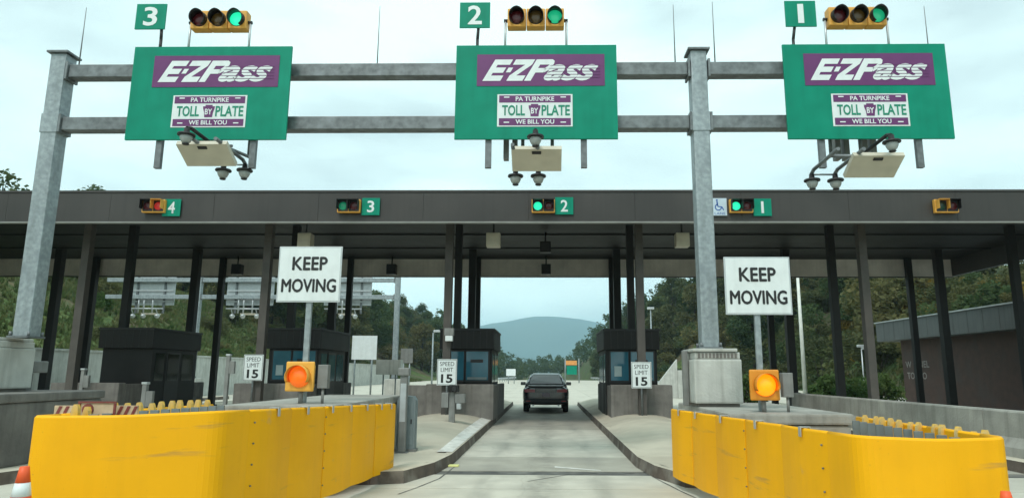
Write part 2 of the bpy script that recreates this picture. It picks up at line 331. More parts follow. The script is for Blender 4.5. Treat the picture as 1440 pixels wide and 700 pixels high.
# ================================================================== toll islands with kerbs
def island(cx, hw, y0, y1, crown=True):
    """kerbed concrete island: tapered nose, kerb of separate stones round a gently crowned slab"""
    h = .17
    out_ = [(cx-hw, y1), (cx-hw, y0+2.2), (cx-hw+.12, y0+1.1), (cx-hw+.42, y0+.15), (cx-hw*.35, y0), (cx+hw*.35, y0), (cx+hw-.42, y0+.15), (cx+hw-.12, y0+1.1), (cx+hw, y0+2.2), (cx+hw, y1)]
    kw = .16
    inn = [(cx+(x-cx)*(1-kw/hw), max(y, y0)+ (kw if y < y0+1 else 0)) for x, y in out_]
    bm = MB(); rows = []
    NYS = 40; NXS = 10
    for j in range(NYS+1):
        y = (y0+kw) + (y1-y0-kw)*(j/NYS)
        tt = (y-y0)
        half = hw-kw
        if tt < 2.2: half = (hw-kw) - .46*(1-min(1, (tt)/2.2))**1.5
        row = []
        for i in range(NXS+1):
            u = -1+2*i/NXS
            lift = .0
            if crown: lift = .2*(1-abs(u)**2.2)*sm(12.5, 17.5, y)
            row.append(bm.bm.verts.new((cx+u*half, y, h-.012+lift+.012*noise.noise((u*2, y*.7, cx)))))
        rows.append(row)
    for A, Bq in zip(rows, rows[1:]):
        for i in range(NXS): f = bm.bm.faces.new((A[i], A[i+1], Bq[i+1], Bq[i])); f.smooth = True
    isl = bm.build('toll_island', ISLE, None, fix=False); struct(isl)
    # kerb stones
    pts = []
    def seg(p, q, step):
        n_ = max(1, round(math.dist(p, q)/step)); return [(p[0]+(q[0]-p[0])*k/n_, p[1]+(q[1]-p[1])*k/n_) for k in range(n_)]
    P = []; I = []
    for k in range(len(out_)-1):
        st = 2.4
        so_ = seg(out_[k], out_[k+1], st); n_ = len(so_)
        P += so_; I += [(inn[k][0]+(inn[k+1][0]-inn[k][0])*q/n_, inn[k][1]+(inn[k+1][1]-inn[k][1])*q/n_) for q in range(n_)]
    P.append(out_[-1]); I.append(inn[-1])
    for (a, bq, c, d) in zip(P, P[1:], I[1:], I):
        e1 = .004
        def lp(p, q, t_): return (p[0]+(q[0]-p[0])*t_, p[1]+(q[1]-p[1])*t_)
        A1, B1, C1, D1 = lp(a, bq, e1), lp(a, bq, 1-e1), lp(d, c, 1-e1), lp(d, c, e1)
        mb = MB(); sh = .035
        def ins(o, i_): v = Vector((i_[0]-o[0], i_[1]-o[1])); v = v.normalized()*sh if v.length > 1e-6 else v; return (o[0]+v.x, o[1]+v.y)
        V = [mb.bm.verts.new(x) for x in ((*A1, -.03), (*B1, -.03), (*C1, -.03), (*D1, -.03), (*ins(A1, D1), h), (*ins(B1, C1), h), (*C1, h), (*D1, h), )]
        for q in ((0,1,5,4), (4,5,6,7), (1,2,6,5), (3,0,4,7), (2,3,7,6), (3,2,1,0)): mb.bm.faces.new([V[k] for k in q])
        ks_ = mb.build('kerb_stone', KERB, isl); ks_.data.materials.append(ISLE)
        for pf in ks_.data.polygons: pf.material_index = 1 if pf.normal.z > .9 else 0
    return isl
def isl_z(cx, hw, x, y): return .158 + .2*(1-min(1, abs((x-cx)/(hw-.16)))**2.2)*sm(12.5, 17.5, y)
islands = {}
for cx, hw, y0, y1 in ((-19.7, 1.3, 9.6, 40), (-14.1, 1.3, 9.6, 40), (-8.5, 1.35, 9.4, 40), (-2.95, 1.35, 9.9, 34), (2.8, 1.3, 9.7, 34), (9.5, 1.9, 5.0, 34), (15.5, 1.3, 9.6, 34)):
    islands[cx] = island(cx, hw, y0, y1, crown=cx in (-2.95, 2.8, -8.5))
# white edge line on the island between lanes 3 and 2
mb = MB(); prev = None
for k in range(25):
    y = 12.4+8.4*k/24; row = [mb.bm.verts.new((x_+.012*noise.noise((x_*5, y*2, 3)), y, z_)) for x_, z_ in ((-1.94, isl_z(-2.95, 1.35, -1.94, y)+.02), (-1.775, isl_z(-2.95, 1.35, -1.79, y)+.022), (-1.66, .178))]
    if prev:
        for a_ in range(2): mb.bm.faces.new((prev[a_], prev[a_+1], row[a_+1], row[a_]))
    prev = row
mb.build('edge_line', PAINTW, islands[-2.95], fix=False)

# ================================================================== ramparts (raised concrete ends behind the cushions)
def block(name, label, x0, x1, y0, y1, z0, z1, mat=CONC, bev=.04, group=None, cat='concrete block'):
    t_ = thing(name, label, cat, ((x0+x1)/2, (y0+y1)/2, z0), group=group)
    hx, hy, h = (x1-x0)/2, (y1-y0)/2, z1-z0
    B('body', mat, t_, -hx, hx, -hy, hy, 0, h-.14, bev)
    B('cap', mat, t_, -hx-.03, hx+.03, -hy-.03, hy+.03, h-.14+.002, h, bev*.7)
    return t_
rz_r = atY(1100, 573, 11.5).z; rz_l = 1.15
block('concrete_rampart', 'low concrete rampart carrying the pale pedestal and bright amber flasher', 2.34, 3.88, 8.95, 12.2, .15, 1.05)
block('concrete_rampart', 'low concrete rampart carrying the KEEP MOVING sign left of the dark car lane', -4.15, -2.75, 8.9, 13.2, .15, 1.13)
block('concrete_rampart', 'stained concrete rampart under the pedestal of the leaning-looking end post', -9.75, -7.95, 9.9, 12.3, .15, 1.22, CONCD)

# ================================================================== gantry
GY = 11.0
gant = thing('sign_gantry', 'galvanised steel gantry of two posts and two beams carrying the green lane signs', 'gantry', (2.68, GY, 0))
gx = 2.68
XL = atY(60.5, 300, GY).x; XR = atY(987, 250, GY).x
ZT = 6.99
ped = {}
def gpost(parent, X, zb, ox, sides=(-1, 1), nm='post'):
    po = MB().box(-.138, .138, -.138, .138, zb, ZT, .025).build(nm, GALV, parent, (X-ox, 0, 0))
    B('cap_plate', GALVD, po, -.185, .185, -.185, .185, ZT+.002, ZT+.035)
    for zc in (5.715,):
        mb = MB(); mb.box(-.15, .15, -.15, .15, zc-.17, zc+.17, .008); mb.build('collar', GALV, po)
    for sx in sides:
        for zc in (5.715, 6.675): B('flange', GALVD, po, sx*.172-.018, sx*.172+.018, -.15, .15, zc-.16, zc+.16)
    mb = MB()
    mb.box(-.17, .17, -.2, .2, zb, zb+.03)
    for ax in (-.15, .15):
        for ay in (-.15, .15): mb.cyl((ax, ay, zb+.03), (ax, ay, zb+.1), .022, n=8)
    mb.build('base_plate', GALVD, po)
    return po
gpost(gant, XL, 2.08, gx, (1,)); gpost(gant, XR, 1.93, gx)
XE = atY(1300, 100, GY).x
for zc in (5.715, 6.675):
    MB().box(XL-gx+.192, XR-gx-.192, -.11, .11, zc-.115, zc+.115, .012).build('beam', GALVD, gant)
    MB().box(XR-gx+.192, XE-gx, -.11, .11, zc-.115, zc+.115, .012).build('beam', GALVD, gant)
# pedestals
def pedestal(label, x0, x1, y0, y1, z0, z1):
    t_ = thing('concrete_pedestal', label, 'pedestal', ((x0+x1)/2, (y0+y1)/2, z0))
    hx, hy, h = (x1-x0)/2, (y1-y0)/2, z1-z0
    B('body', CONCL, t_, -hx, hx, -hy, hy, .05, h-.16, .03)
    B('band', CONCL, t_, -hx+.02, hx-.02, -hy+.02, hy-.02, h-.158, h-.055, .015)
    B('cap', CONCL, t_, -hx-.01, hx-.06, -hy-.01, hy, h-.05, h, .015)
    for k in range(11): B('slot', CONCD, t_, -hx+.07+k*(2*hx-.14)/10.6, -hx+.07+k*(2*hx-.14)/10.6+.035, -hy+.008, -hy+.0185, h-.145, h-.07)
    B('foot', CONCD, t_, -hx+.05, hx-.05, -hy+.05, hy-.05, 0, .05)
    return t_
a = atY(975, 492, 10.6); c = atY(1046, 560, 10.6)
pedestal('pale concrete pedestal under the gantry post between lanes 2 and 1', a.x, c.x, 10.6, 11.42, 1.05, 1.93)
a = atY(-60, 476, 10.55); c = atY(50, 500, 11.42)
pedestal('white washed concrete pedestal under the gantry end post left of lane 3', a.x, c.x, 10.55, 11.42, 1.22, 2.08)
e_ = MB(); a = atY(964, 492, 11.0); e_.box(-.04, .04, -.05, .05, 0, .86, .01); tag(e_.build('conduit_box', GREYBOX, None, (a.x-.02, 11.0, 1.05)), 'thin grey conduit box beside the pale pedestal', 'conduit')

# ================================================================== overhead lane signs
SY = 10.68
WHERE = {3: 'next to the end post', 2: 'over the dark car lane', 1: 'on the gantry cantilever'}
WORD = {1: 'one', 2: 'two', 3: 'three', 4: 'four'}
SW, SH = 2.70, 1.66
def ezpass(parent, y, x0, z0, w_, h_):
    """sheared logo lettering in plate units 0..970 x 0..240"""
    ux, uz = w_/970, h_/240
    def P_(x, v, base=38): return (x0+(x+.6*v-130)*ux, y, z0+(v+base)*uz)
    def pg(lst):
        mb = MB()
        for poly_ in lst: mb.poly([P_(*q) for q in poly_])
        return mb
    R = lambda a, b_, c_, d_: [(a, c_), (b_, c_), (b_, d_), (a, d_)]
    pg([R(172, 214, 0, 162), R(214, 308, 0, 40), R(214, 292, 61, 101), R(214, 308, 122, 162)]).build('letter', WHITE, parent)
    pg([R(311, 346, 64, 100)]).build('letter_dot', WHITE, parent)
    pg([R(354, 476, 0, 40), R(330, 476, 122, 162), [(354, 40), (406, 40), (476, 122), (424, 122)]]).build('letter', WHITE, parent)
    pg([R(488, 538, 0, 162), R(538, 610, 122, 162), [(610, 122), (610, 162), (632, 150), (640, 128), (636, 108)], [(610, 122), (636, 108), (628, 82), (604, 62), (588, 96), (602, 108)], R(538, 598, 62, 96)]).build('letter', WHITE, parent)
    # the tail of the word, italic and combed by thin stripes
    tx = txt('ass', 415*ux, 124*uz, x0+(845-130)*ux, z0+(38+62)*uz, y, WHITE, parent, bold=.035, shear=.55)
    for k in range(5):
        zz = z0+(38+22+k*23)*uz
        MB().poly([(x0+(640+k*10-130)*ux, y-.003, zz), (x0+(1066-130)*ux, y-.003, zz), (x0+(1066-130)*ux, y-.003, zz+5.5*uz), (x0+(655+k*10-130)*ux, y-.003, zz+3*uz)]).build('stripe', PURPLE, parent)
def overhead(n_, px, py, plate_off, toll_off, back=False, loc=None, label=None, group=None):
    if loc is None: c = atY(px, py, SY); loc = (c.x, SY, c.z)
    t_ = thing('overhead_sign', label or f'green overhead toll sign with purple and white plates {WHERE[n_]}', 'sign', loc, math.pi if back else 0, group)
    B('panel', ALU if back else GREEN, t_, -SW/2, SW/2, -.02, .02, -SH/2, SH/2, .004)
    if back: B('face', GREEN, t_, -SW/2, SW/2, -.027, -.0205, -SH/2, SH/2)
    for sx in (-.79, .79): B('strut', GALVD, t_, sx-.05, sx+.05, .024, .10, -SH/2-.47, SH/2-.05)
    for zc in (-.62, 0, .62): B('rail', ALU, t_, -SW/2+.05, SW/2-.05, .102, .135, zc-.035, zc+.035)
    if back: return t_
    # purple plate
    ex = plate_off
    pl = B('logo_plate', PURPLE, t_, -SW/2+.355+ex, -SW/2+.355+2.14+ex, -.027, -.0215, SH/2-.735, SH/2-.17)
    ezpass(pl, -.031, -SW/2+.355+ex, SH/2-.735, 2.14, .565)
    # toll-by-plate plate
    tx_, tz_, tw, th = toll_off, -.335, 1.25, .565
    tp = B('toll_plate', WHITE, t_, tx_-tw/2, tx_+tw/2, -.027, -.0215, tz_-th/2, tz_+th/2, .002)
    for zz in (1, -1):
        bz = tz_+zz*(th/2-.083)
        B('band', PURPLE, tp, tx_-tw/2+.03, tx_+tw/2-.03, -.0305, -.028, bz-.062, bz+.062)
        txt('PA TURNPIKE' if zz > 0 else 'WE BILL YOU', .64, .078, tx_, bz, -.0335, WHITE, tp, bold=.02)
        for sx in (-1, 1): MB().poly([(tx_+sx*.47-.045, -.0335, bz+zz*.02), (tx_+sx*.47+.045, -.0335, bz+zz*.02), (tx_+sx*.47+.045, -.0335, bz+zz*.02+.02), (tx_+sx*.47-.045, -.0335, bz+zz*.02+.02)]).build('bolt_slot', WHITE, tp)
    GT = M('plate_green_ink', (.0, .22, .13), .5)
    txt('TOLL', .38, .185, tx_-.355, tz_, -.031, GT, tp, bold=.025)
    txt('PLATE', .47, .185, tx_+.345, tz_, -.031, GT, tp, bold=.025)
    ks = [(-.06, .11), (.06, .11), (.06, .085), (.1, .085), (.095, .04), (.075, -.02), (.065, -.105), (-.065, -.105), (-.075, -.02), (-.095, .04), (-.1, .085), (-.06, .085)]
    MB().prism([(tx_+x-.005, -.029, tz_+z) for x, z in ks], (0, -.002, 0)).build('keystone', PURPLE, tp)
    txt('BY', .12, .1, tx_-.005, tz_-.01, -.034, WHITE, tp, bold=.02)
    return t_
overhead(3, 295, 131, 0.01, .03); overhead(2, 754, 129.5, 0.0, -.02); overhead(1, 1219, 128.5, -.02, .02)
# ---- lane number plates on poles
def number_plate(n_, px, py, ppx):
    c = atY(px, py, SY); zs = atY(px, 64, SY).z
    t_ = thing('lane_number_sign', f'small square green plate with a white figure {WORD[n_]} on a pole above its overhead sign', 'sign', (c.x, SY, zs-.1))
    dz = c.z-zs+.1
    B('plate', GREEN, t_, -.26, .26, -.012, .012, dz-.235, dz+.235, .004)
    txt(str(n_), .24 if n_ != 1 else .1, .35, 0, dz, -.016, WHITE, t_, 'numeral', bold=.02)
    dx = atY(ppx, 60, SY).x - c.x
    MB().tube([(dx, .04, 0), (dx+.0, .04, .22), (dx*.85+.02, .04, dz-.2), (dx*.7, .03, dz)], .026).build('pole', BLACK, t_)
number_plate(3, 212.5, 24, 224); number_plate(2, 668, 22, 671); number_plate(1, 1125.5, 20, 1117)
# ---- three-lens signals
def signal(px, py, lane, hi):
    c = atY(px, py, SY); zs = atY(px, 64, SY).z
    t_ = thing('traffic_signal', f'three lens orange signal standing above the overhead sign {WHERE[lane]}', 'traffic signal', (c.x, SY, zs-.08))
    dz = c.z-zs+.08; W_ = .485
    for k in range(3):
        x0 = -W_+k*(2*W_/3)
        sec = B('housing', SIGY, t_, x0+.004, x0+2*W_/3-.004, -.06, .12, dz-.165, dz+.165, .018)
        xc = x0+W_/3
        mt = (OFFRED, OFFAMB, hi)[k]
        MB().lathe([(.001, -.1), (.06, -.095), (.115, -.08), (.125, -.065)], 20, (xc, 0, dz), 'Y').build('lens', mt, t_)
        # tunnel visor: ring sheet open at the bottom
        mb = MB(); R0, R1 = .128, .131; nn = 22; A = []; Bq = []
        for i in range(nn+1):
            th_ = rad(-62) + rad(304)*i/nn
            ln = .17 - .05*abs(th_-math.pi/2)/math.pi*2
            A.append(mb.bm.verts.new((xc+R0*math.cos(th_), -.062, dz+R0*math.sin(th_)+.0)))
            Bq.append(mb.bm.verts.new((xc+R1*math.cos(th_), -.062-ln, dz+R1*math.sin(th_)-.012)))
        for i in range(nn): f = mb.bm.faces.new((A[i], A[i+1], Bq[i+1], Bq[i])); f.smooth = True
        vo = mb.build('visor', BLACK, t_); md = vo.modifiers.new('s', 'SOLIDIFY'); md.thickness = .006
        MB().lathe([(.126, -.067), (.133, -.062), (.133, -.058)], 20, (xc, 0, dz), 'Y').build('bezel', BLACK, t_)
    for sx in (-1, 1):
        MB().tube([(sx*(W_+.035), .03, 0), (sx*(W_+.035), .03, dz-.02)], .02).build('support', ALU, t_)
        MB().cyl((sx*(W_-.01), .03, dz-.02), (sx*(W_+.06), .03, dz-.02), .03, n=10).build('pivot', BLACK, t_)
signal(309.5, 30, 3, LITGREEN); signal(753.5, 27, 2, M('lit_green_lens_b', (.02, .3, .16), .3, emit=(.01, .55, .25), estr=.45)); signal(1204, 25, 1, M('lit_green_lens_c', (.02, .28, .15), .3, emit=(.01, .5, .22), estr=.4))
# ---- lightning rods
for (xa, ya, xb, yb, wh) in ((126, 12, 113, 86, 'next to the end post'), (533, 10, 531, 88, 'midway between two overhead signs'), (946, 8, 949, 84, 'just left of the inner post'), (1003, 4, 1005, 86, 'just right of the inner post'), (1300, 10, 1304, 62, 'behind the cantilevered sign')):
    p0 = atY(xb, yb, GY+.05); p1 = atY(xa, ya, GY+.05); zb = 6.79
    mb = MB(); mb.cyl((0, 0, 0), (0, 0, p1.z-zb), .012, .005, 6); mb.cyl((0, 0, 0), (0, 0, .05), .03, n=8)
    tag(mb.build('lightning_rod', GALVD, None, (p0.x, GY+.03, zb)), f'thin steel lightning rod on the gantry {wh}', 'rod')
# ---- toll readers: antenna panel, arms and domed cameras
def reader(lane, near, fars, panel, boxes):
    pn = atY(*panel[0], 9.9); pf0 = atY(*panel[1], 9.9); wP = pf0.x-pn.x
    t_ = thing('toll_reader', f'cream antenna panel and capped cameras below the sign {WHERE[lane]}', 'toll reader', (pn.x+wP/2, GY, 5.6))
    ox, oz = pn.x+wP/2, 5.6
    rot = Matrix.Translation((0, 9.9-GY, pn.z-oz)) @ Matrix.Rotation(rad(-31), 4, 'X')
    MB().box(-wP/2, wP/2, 0, .45, -.0, .075, 0, rot).build('antenna_panel', CREAM, t_)
    MB().box(-.07, .07, .04, .09, -.014, -.002, 0, rot).build('latch', BLACK, t_)
    def cam_(px, py, Y):
        p_ = atY(px, py, Y); x, y, z = p_.x-ox, Y-GY, p_.z-oz
        cp = MB().lathe([(.04, .12), (.045, .045), (.125, .03), (.13, .008), (.125, 0)], 16, (x, y, z)).build('camera', BLACK, t_)
        MB().lathe([(.092, -.004), (.088, -.045), (.068, -.09), (.04, -.12), (.01, -.125)], 16, (x, y, z)).build('dome', DOME, cp)
        MB().cyl((x, y, z-.127), (x, y, z-.143), .055, .04, 12).build('shutter', BLACK, cp)
        return Vector((x, y, z))
    nr = cam_(*near, 9.7)
    MB().tube([nr+Vector((0, 0, .12)), nr+Vector((0, .12, .16)), Vector((nr.x, .0, nr.z+.12))], .03).build('arm', BLACK, t_)
    fz = []
    for f in fars: fz.append(cam_(*f, 10.8))
    for f in fz:
        MB().tube([f+Vector((0, .02, .12)), f+Vector((0, -.1, .17)), Vector((f.x, -1.25, f.z+.2))], .03).build('arm', GALVD, t_)
    MB().tube([fz[0]+Vector((0, .02, .12)), fz[1]+Vector((0, .02, .12))], .016).build('cross_bar', GALV, t_)
    MB().tube([Vector((min(fz[0].x, -wP/2), -.9, fz[0].z+.2)), Vector((max(wP/2, fz[1].x), -.9, fz[0].z+.2))], .025).build('cross_bar', GALVD, t_)
    for hx in (-.25, .25): MB().tube([(hx, 0, .0), (hx, 0, -.45), (hx, -.88, fz[0].z+.2)], .03).build('hanger', GALVD, t_)
    for bx_ in boxes:
        p_ = atY(bx_, 205, GY+.15); x, z = p_.x-ox, p_.z-oz
        mb = MB(); mb.box(x-.12, x-.03, .1, .25, z-.25, z+.35, .01); mb.box(x+.03, x+.12, .1, .25, z-.25, z+.35, .01); mb.build('equipment_box', GREYBOX, t_)
reader(3, (262, 191), ((314, 241), (344, 241)), ((247, 203), (318, 203)), (290,))
reader(2, (753, 194), ((725, 249), (757, 249)), ((719, 210), (790, 210)), (718,))
reader(1, (1254, 201), ((1142, 255), (1175, 255)), ((1201, 219), (1273, 219)), (1183, 1221))

# ================================================================== canopy
CY0, CY1 = 18.7, 29.5; CZ0, CZ1 = 5.72, 6.66; CXL, CXR = -27.5, 17.6
can = thing('toll_canopy', 'long dark bronze toll plaza canopy on rows of slim dark columns', 'canopy', (0, 24, 0))
oy = 24
# front fascia in panels
k = CXL
while k < CXR-.01:
    k2 = min(k+3.0, CXR)
    B('fascia_panel', FASCIA, can, k+.003, k2-.003, CY0-oy, CY0-oy+.12, CZ0+.03, CZ1-.06); k = k2
B('coping', FASCIA, can, CXL-.02, CXR+.02, CY0-oy-.025, CY0-oy+.3, CZ1-.058, CZ1)
B('drip_edge', M('drip_edge', (.24, .24, .225), .45, .2), can, CXL-.01, CXR+.01, CY0-oy-.02, CY0-oy+.12, CZ0-.012, CZ0+.028)
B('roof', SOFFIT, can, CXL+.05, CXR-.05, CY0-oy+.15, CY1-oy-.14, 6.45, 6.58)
B('rear_fascia', TAUPE, can, CXL, CXR, CY1-oy-.13, CY1-oy, CZ0-.03, CZ1-.02)
B('rear_lip', DARKMET, can, CXL, CXR, CY1-oy-.15, CY1-oy+.02, CZ0-.06, CZ0-.032)
for X in (CXL, CXR): B('side_fascia', FASCIA, can, X-.06, X+.06, CY0-oy+.13, CY1-oy-.14, CZ0-.01, CZ1-.03)
for yy in (21.2, 23.9, 26.6): B('soffit_joint', DARKMET, can, CXL+.1, CXR-.1, yy-oy-.03, yy-oy+.03, 6.40, 6.448)
for cx in ISL + [-25.3]:
    for yy in (20.3, 22.5, 26.8, 29.0):
        hw = .115 if yy != 26.8 else .14
        c = B('column', LITCOL if yy == 20.3 else DARKMET, can, cx-hw, cx+hw, yy-oy-hw, yy-oy+hw, .1, 6.445, .008)
        B('base_plate', DARKMET, c, cx-hw-.06, cx+hw+.06, yy-oy-hw-.06, yy-oy+hw+.06, .09, .2)
# ---- signals and plates on the fascia
def fascia_signal(px, lens, lane, side):
    c = atY(px, 290, CY0-.1)
    t_ = thing('lane_signal', f'small two lens yellow signal on the canopy fascia {lane}', 'traffic signal', (c.x, CY0-.03, c.z))
    B('housing', SIGY, t_, -.325, .325, -.12, 0, -.19, .19, .015)
    for k, mt in enumerate(lens):
        xc = -.155+.31*k
        B('bezel', BLACK, t_, xc-.14, xc+.14, -.135, -.122, -.155, .155)
        MB().lathe([(.001, -.165), (.08, -.16), (.115, -.145), (.12, -.137)], 18, (xc, 0, -.01), 'Y').build('lens', mt, t_)
        mb = MB(); mb.box(xc-.145, xc+.145, -.32, -.136, .15, .162); mb.box(xc-.148, xc-.14, -.30, -.136, -.1, .15); mb.box(xc+.14, xc+.148, -.30, -.136, -.1, .15); mb.build('visor', BLACK if k != side else SIGY, t_)
fascia_signal(217, (OFFRED, LITRED), 'beside figure four, red lit', 1)
fascia_signal(491, (DIMGREEN, OFFRED), 'beside figure three, green faint', 2)
fascia_signal(764, (LITGREEN, OFFRED), 'over the dark car lane, green lit', 2)
fascia_signal(1042, (LITGREEN, OFFRED), 'next to the wheelchair plate', 2)
fascia_signal(1330, (M('unlit_green_lens', (.008, .045, .03), .25), OFFRED), 'with no number plate beside it, unlit', 0)
for n_, px, py in ((4, 241.5, 292), (3, 521.5, 290.5), (2, 793.5, 289.5), (1, 1072, 291.5)):
    c = atY(px, py, CY0-.05)
    t_ = thing('lane_plate', f'green square plate with a white figure {WORD[n_]} on the canopy fascia', 'sign', (c.x, CY0-.03, c.z))
    B('plate', GREEN, t_, -.255, .255, -.03, -.005, -.25, .25, .004)
    txt(str(n_), .2 if n_ != 1 else .07, .34, 0, 0, -.034, WHITE, t_, 'numeral', bold=.015)
c = atY(1011, 291, CY0-.05)
t_ = thing('wheelchair_sign', 'pale blue wheelchair access plate on the canopy fascia beside the number 1 signal', 'sign', (c.x, CY0-.03, c.z))
B('plate', LBLUE, t_, -.22, .22, -.03, -.005, -.25, .25, .004)
mb = MB()
for i in range(14):
    a0, a1 = rad(100)+i*rad(18), rad(100)+(i+1)*rad(18)
    mb.poly([(r_*math.cos(a_)-.02, -.034, -.01+r_*math.sin(a_)) for r_, a_ in ((.07, a0), (.1, a0), (.1, a1), (.07, a1))])
mb.poly([(-.06, -.034, .03), (-.02, -.034, .03), (-.03, -.034, .16), (-.07, -.034, .16)]); mb.poly([(-.04, -.034, .03), (.09, -.034, .01), (.14, -.034, -.09), (.11, -.034, -.1), (.07, -.034, -.02), (-.04, -.034, 0)])
mb.poly([(-.08, -.034, .17), (-.03, -.034, .17), (-.03, -.034, .215), (-.08, -.034, .215)]); mb.build('symbol', BLUE, t_)
txt('LANE', .3, .07, .02, -.19, -.034, BLUE, t_)
# ---- boxes and cameras hung below the canopy
def hung(name, label, cat, px, py, Y, w_, h_, mat):
    c = atY(px, py, Y); t_ = thing(name, label, cat, (c.x, Y, 6.445))
    z = c.z-6.445
    B('housing', mat, t_, -w_/2, w_/2, -.18, .18, z-h_/2, z+h_/2, .02)
    MB().tube([(0, 0, 0), (0, 0, z+h_/2)], .03).build('hanger', DARKMET, t_)
    B('front_plate', mat if mat is not DARKMET else BLACK, t_, -w_/2+.04, w_/2-.04, -.195, -.182, z-h_/2+.05, z+h_/2-.05)
    return t_
hung('hanging_box', 'cream equipment box hung under the canopy left of the dark car lane', 'box', 694, 338, 20.3, .42, .42, CREAM)
hung('hanging_box', 'cream equipment box hung under the canopy beside the inner gantry post', 'box', 959, 338, 20.3, .4, .42, CREAM)
hung('hanging_box', 'cream equipment box hung under the canopy behind the left KEEP MOVING sign', 'box', 430, 339, 20.3, .4, .45, CREAM)
hung('hanging_camera', 'dark camera box hung mid canopy over lane 2', 'camera', 767, 348, 23.6, .38, .38, DARKMET)
for px, wh in ((768, 'over the dark car lane'), (551, 'right of the left KEEP MOVING sign'), (334, 'left of the left KEEP MOVING sign')):
    t_ = hung('rear_camera', f'black camera box hung before the rear canopy edge {wh}', 'camera', px, 379, 28.6, .4, .44, BLACK)
for px, wh in ((505, 'above the left KEEP MOVING sign'), (735, 'over the dark car lane'), (1010, 'above the right KEEP MOVING sign'), (200, 'below the fascia figure four')):
    c = atY(px, 330, 21.6)
    tag(MB().box(-1.5, 1.5, -.09, .09, 0, .11, .01).build('strip_light', M('strip_light_grey', (.12, .13, .125), .5), None, (c.x, 21.6, 6.335)), f'long unlit strip light fixed under the canopy {wh}', 'light')
# ================================================================== toll booths
def booth(cx, label, hw=.82, win=True):
    t_ = thing('toll_booth', label, 'booth', (cx, 22.0, .15))
    d = 2.9; z1 = 2.8
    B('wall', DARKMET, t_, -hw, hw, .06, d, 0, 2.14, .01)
    B('roof', DARKMET, t_, -hw-.07, hw+.07, -.1, d+.1, 2.142, z1-.06, .015)
    rf = B('roof_coping', BLACK, t_, -hw-.09, hw+.09, -.12, d+.12, z1-.058, z1)
    for k in range(9): B('roof_seam', BLACK, rf, -hw-.05+k*(2*hw+.1)/8-.008, -hw-.05+k*(2*hw+.1)/8+.008, -.108, -.1005, 2.16, z1-.08)
    if win:
        for xa, xb in ((-hw+.16, -.1), (-.02, hw-.12)):
            f = B('window', BLACK, t_, xa-.05, xb+.05, .03, .058, 1.12, 2.12)
            B('pane', GLASSB, f, xa, xb, .022, .0285, 1.17, 2.07)
            B('sill', DARKMET, f, xa-.06, xb+.06, -.01, .0215, 1.07, 1.12)
        B('notice', BLACK, t_, .12, .52, .012, .018, 1.72, 1.82)
        B('paper', M('faded_paper', (.32, .4, .4), .7), t_, -.55, -.32, .014, .0195, 1.3, 1.62)
        B('counter', M('booth_counter', (.16, .2, .2), .6), t_, .02, hw-.16, .013, .0195, 1.19, 1.26)
    for s in (-1, 1):
        dr = B('door', BLACK, t_, s*hw-.012*(s > 0)+.0, s*hw+.014*(s > 0)-.014*(s < 0), .9, 1.75, .05, 2.05)
        x_ = s*(hw+.018)
        B('pane', GLASSB if win else GLASSD, dr, min(x_, x_+s*.006), max(x_, x_+s*.006), .98, 1.67, 1.1, 1.98)
        B('side_window', GLASSB if win else GLASSD, t_, min(s*(hw+.002), s*(hw+.01)), max(s*(hw+.002), s*(hw+.01)), .25, .78, 1.1, 2.0)
        B('side_window', GLASSB if win else GLASSD, t_, min(s*(hw+.002), s*(hw+.01)), max(s*(hw+.002), s*(hw+.01)), 1.9, 2.65, 1.1, 2.0)
    return t_
booth(-2.55, 'dark toll booth with teal windows left of the dark car', .80)
booth(2.72, 'dark toll booth with teal windows right of the dark car', .82)
booth(-8.15, 'dark toll booth with blue windows behind the KEEP MOVING sign and orange flasher')
booth(-13.6, 'black toll booth with no lit windows in front of the hillside', win=False)
for cx, wh, hx in ((-2.6, 'left of the dark car', 1.02), (2.85, 'right of the dark car', .92), (-8.4, 'behind the left flasher', 1.05), (-14.0, 'without front windows', 1.05)):
    t_ = thing('booth_guard', f'grey concrete guard block in front of the toll booth {wh}', 'concrete block', (cx, 20.75, .15))
    B('front_wall', CONCD, t_, -hx, hx, 0, .35, 0, 1.06, .03)
    for s in (-1, 1): B('side_wall', CONCD, t_, s*hx-.14*(s > 0), s*hx+.14*(s < 0), .36, 5.2, 0, 1.02, .02)
    if cx == -2.6: B('wing', CONCD, t_, -hx-.62, -hx-.005, .25, .55, 0, 1.02, .02)

# ================================================================== KEEP MOVING signs
def keep_moving(px, py, ppx, Y, zb, label):
    c = atY(px, py, Y); bx = atY(ppx, 470, Y)
    t_ = thing('keep_moving_sign', label, 'sign', (c.x, Y, zb)); z = c.z-zb
    W_, H_ = .46, .405
    B('panel', ALU, t_, -W_, W_, -.006, .006, z-H_, z+H_, .003)
    B('face', WHITE, t_, -W_+.022, W_-.022, -.011, -.0065, z-H_+.022, z+H_-.022)
    for k, ln in enumerate(('KEEP', 'MOVING')): txt(ln, (.50, .78)[k], .185, 0, z+(.155, -.165)[k], -.0145, BLACK, t_, strike=.014)
    B('post', GALV, t_, bx.x-c.x-.04, bx.x-c.x+.04, .012, .07, -.0, z+H_-.04, .01)
    return t_
keep_moving(435.5, 385.5, 431, 9.65, 1.13, 'white KEEP MOVING sign on a post behind the left yellow cushion')
keep_moving(1065.5, 401.5, 1067, 9.45, 1.05, 'white KEEP MOVING sign on a post beside the pale pedestal')
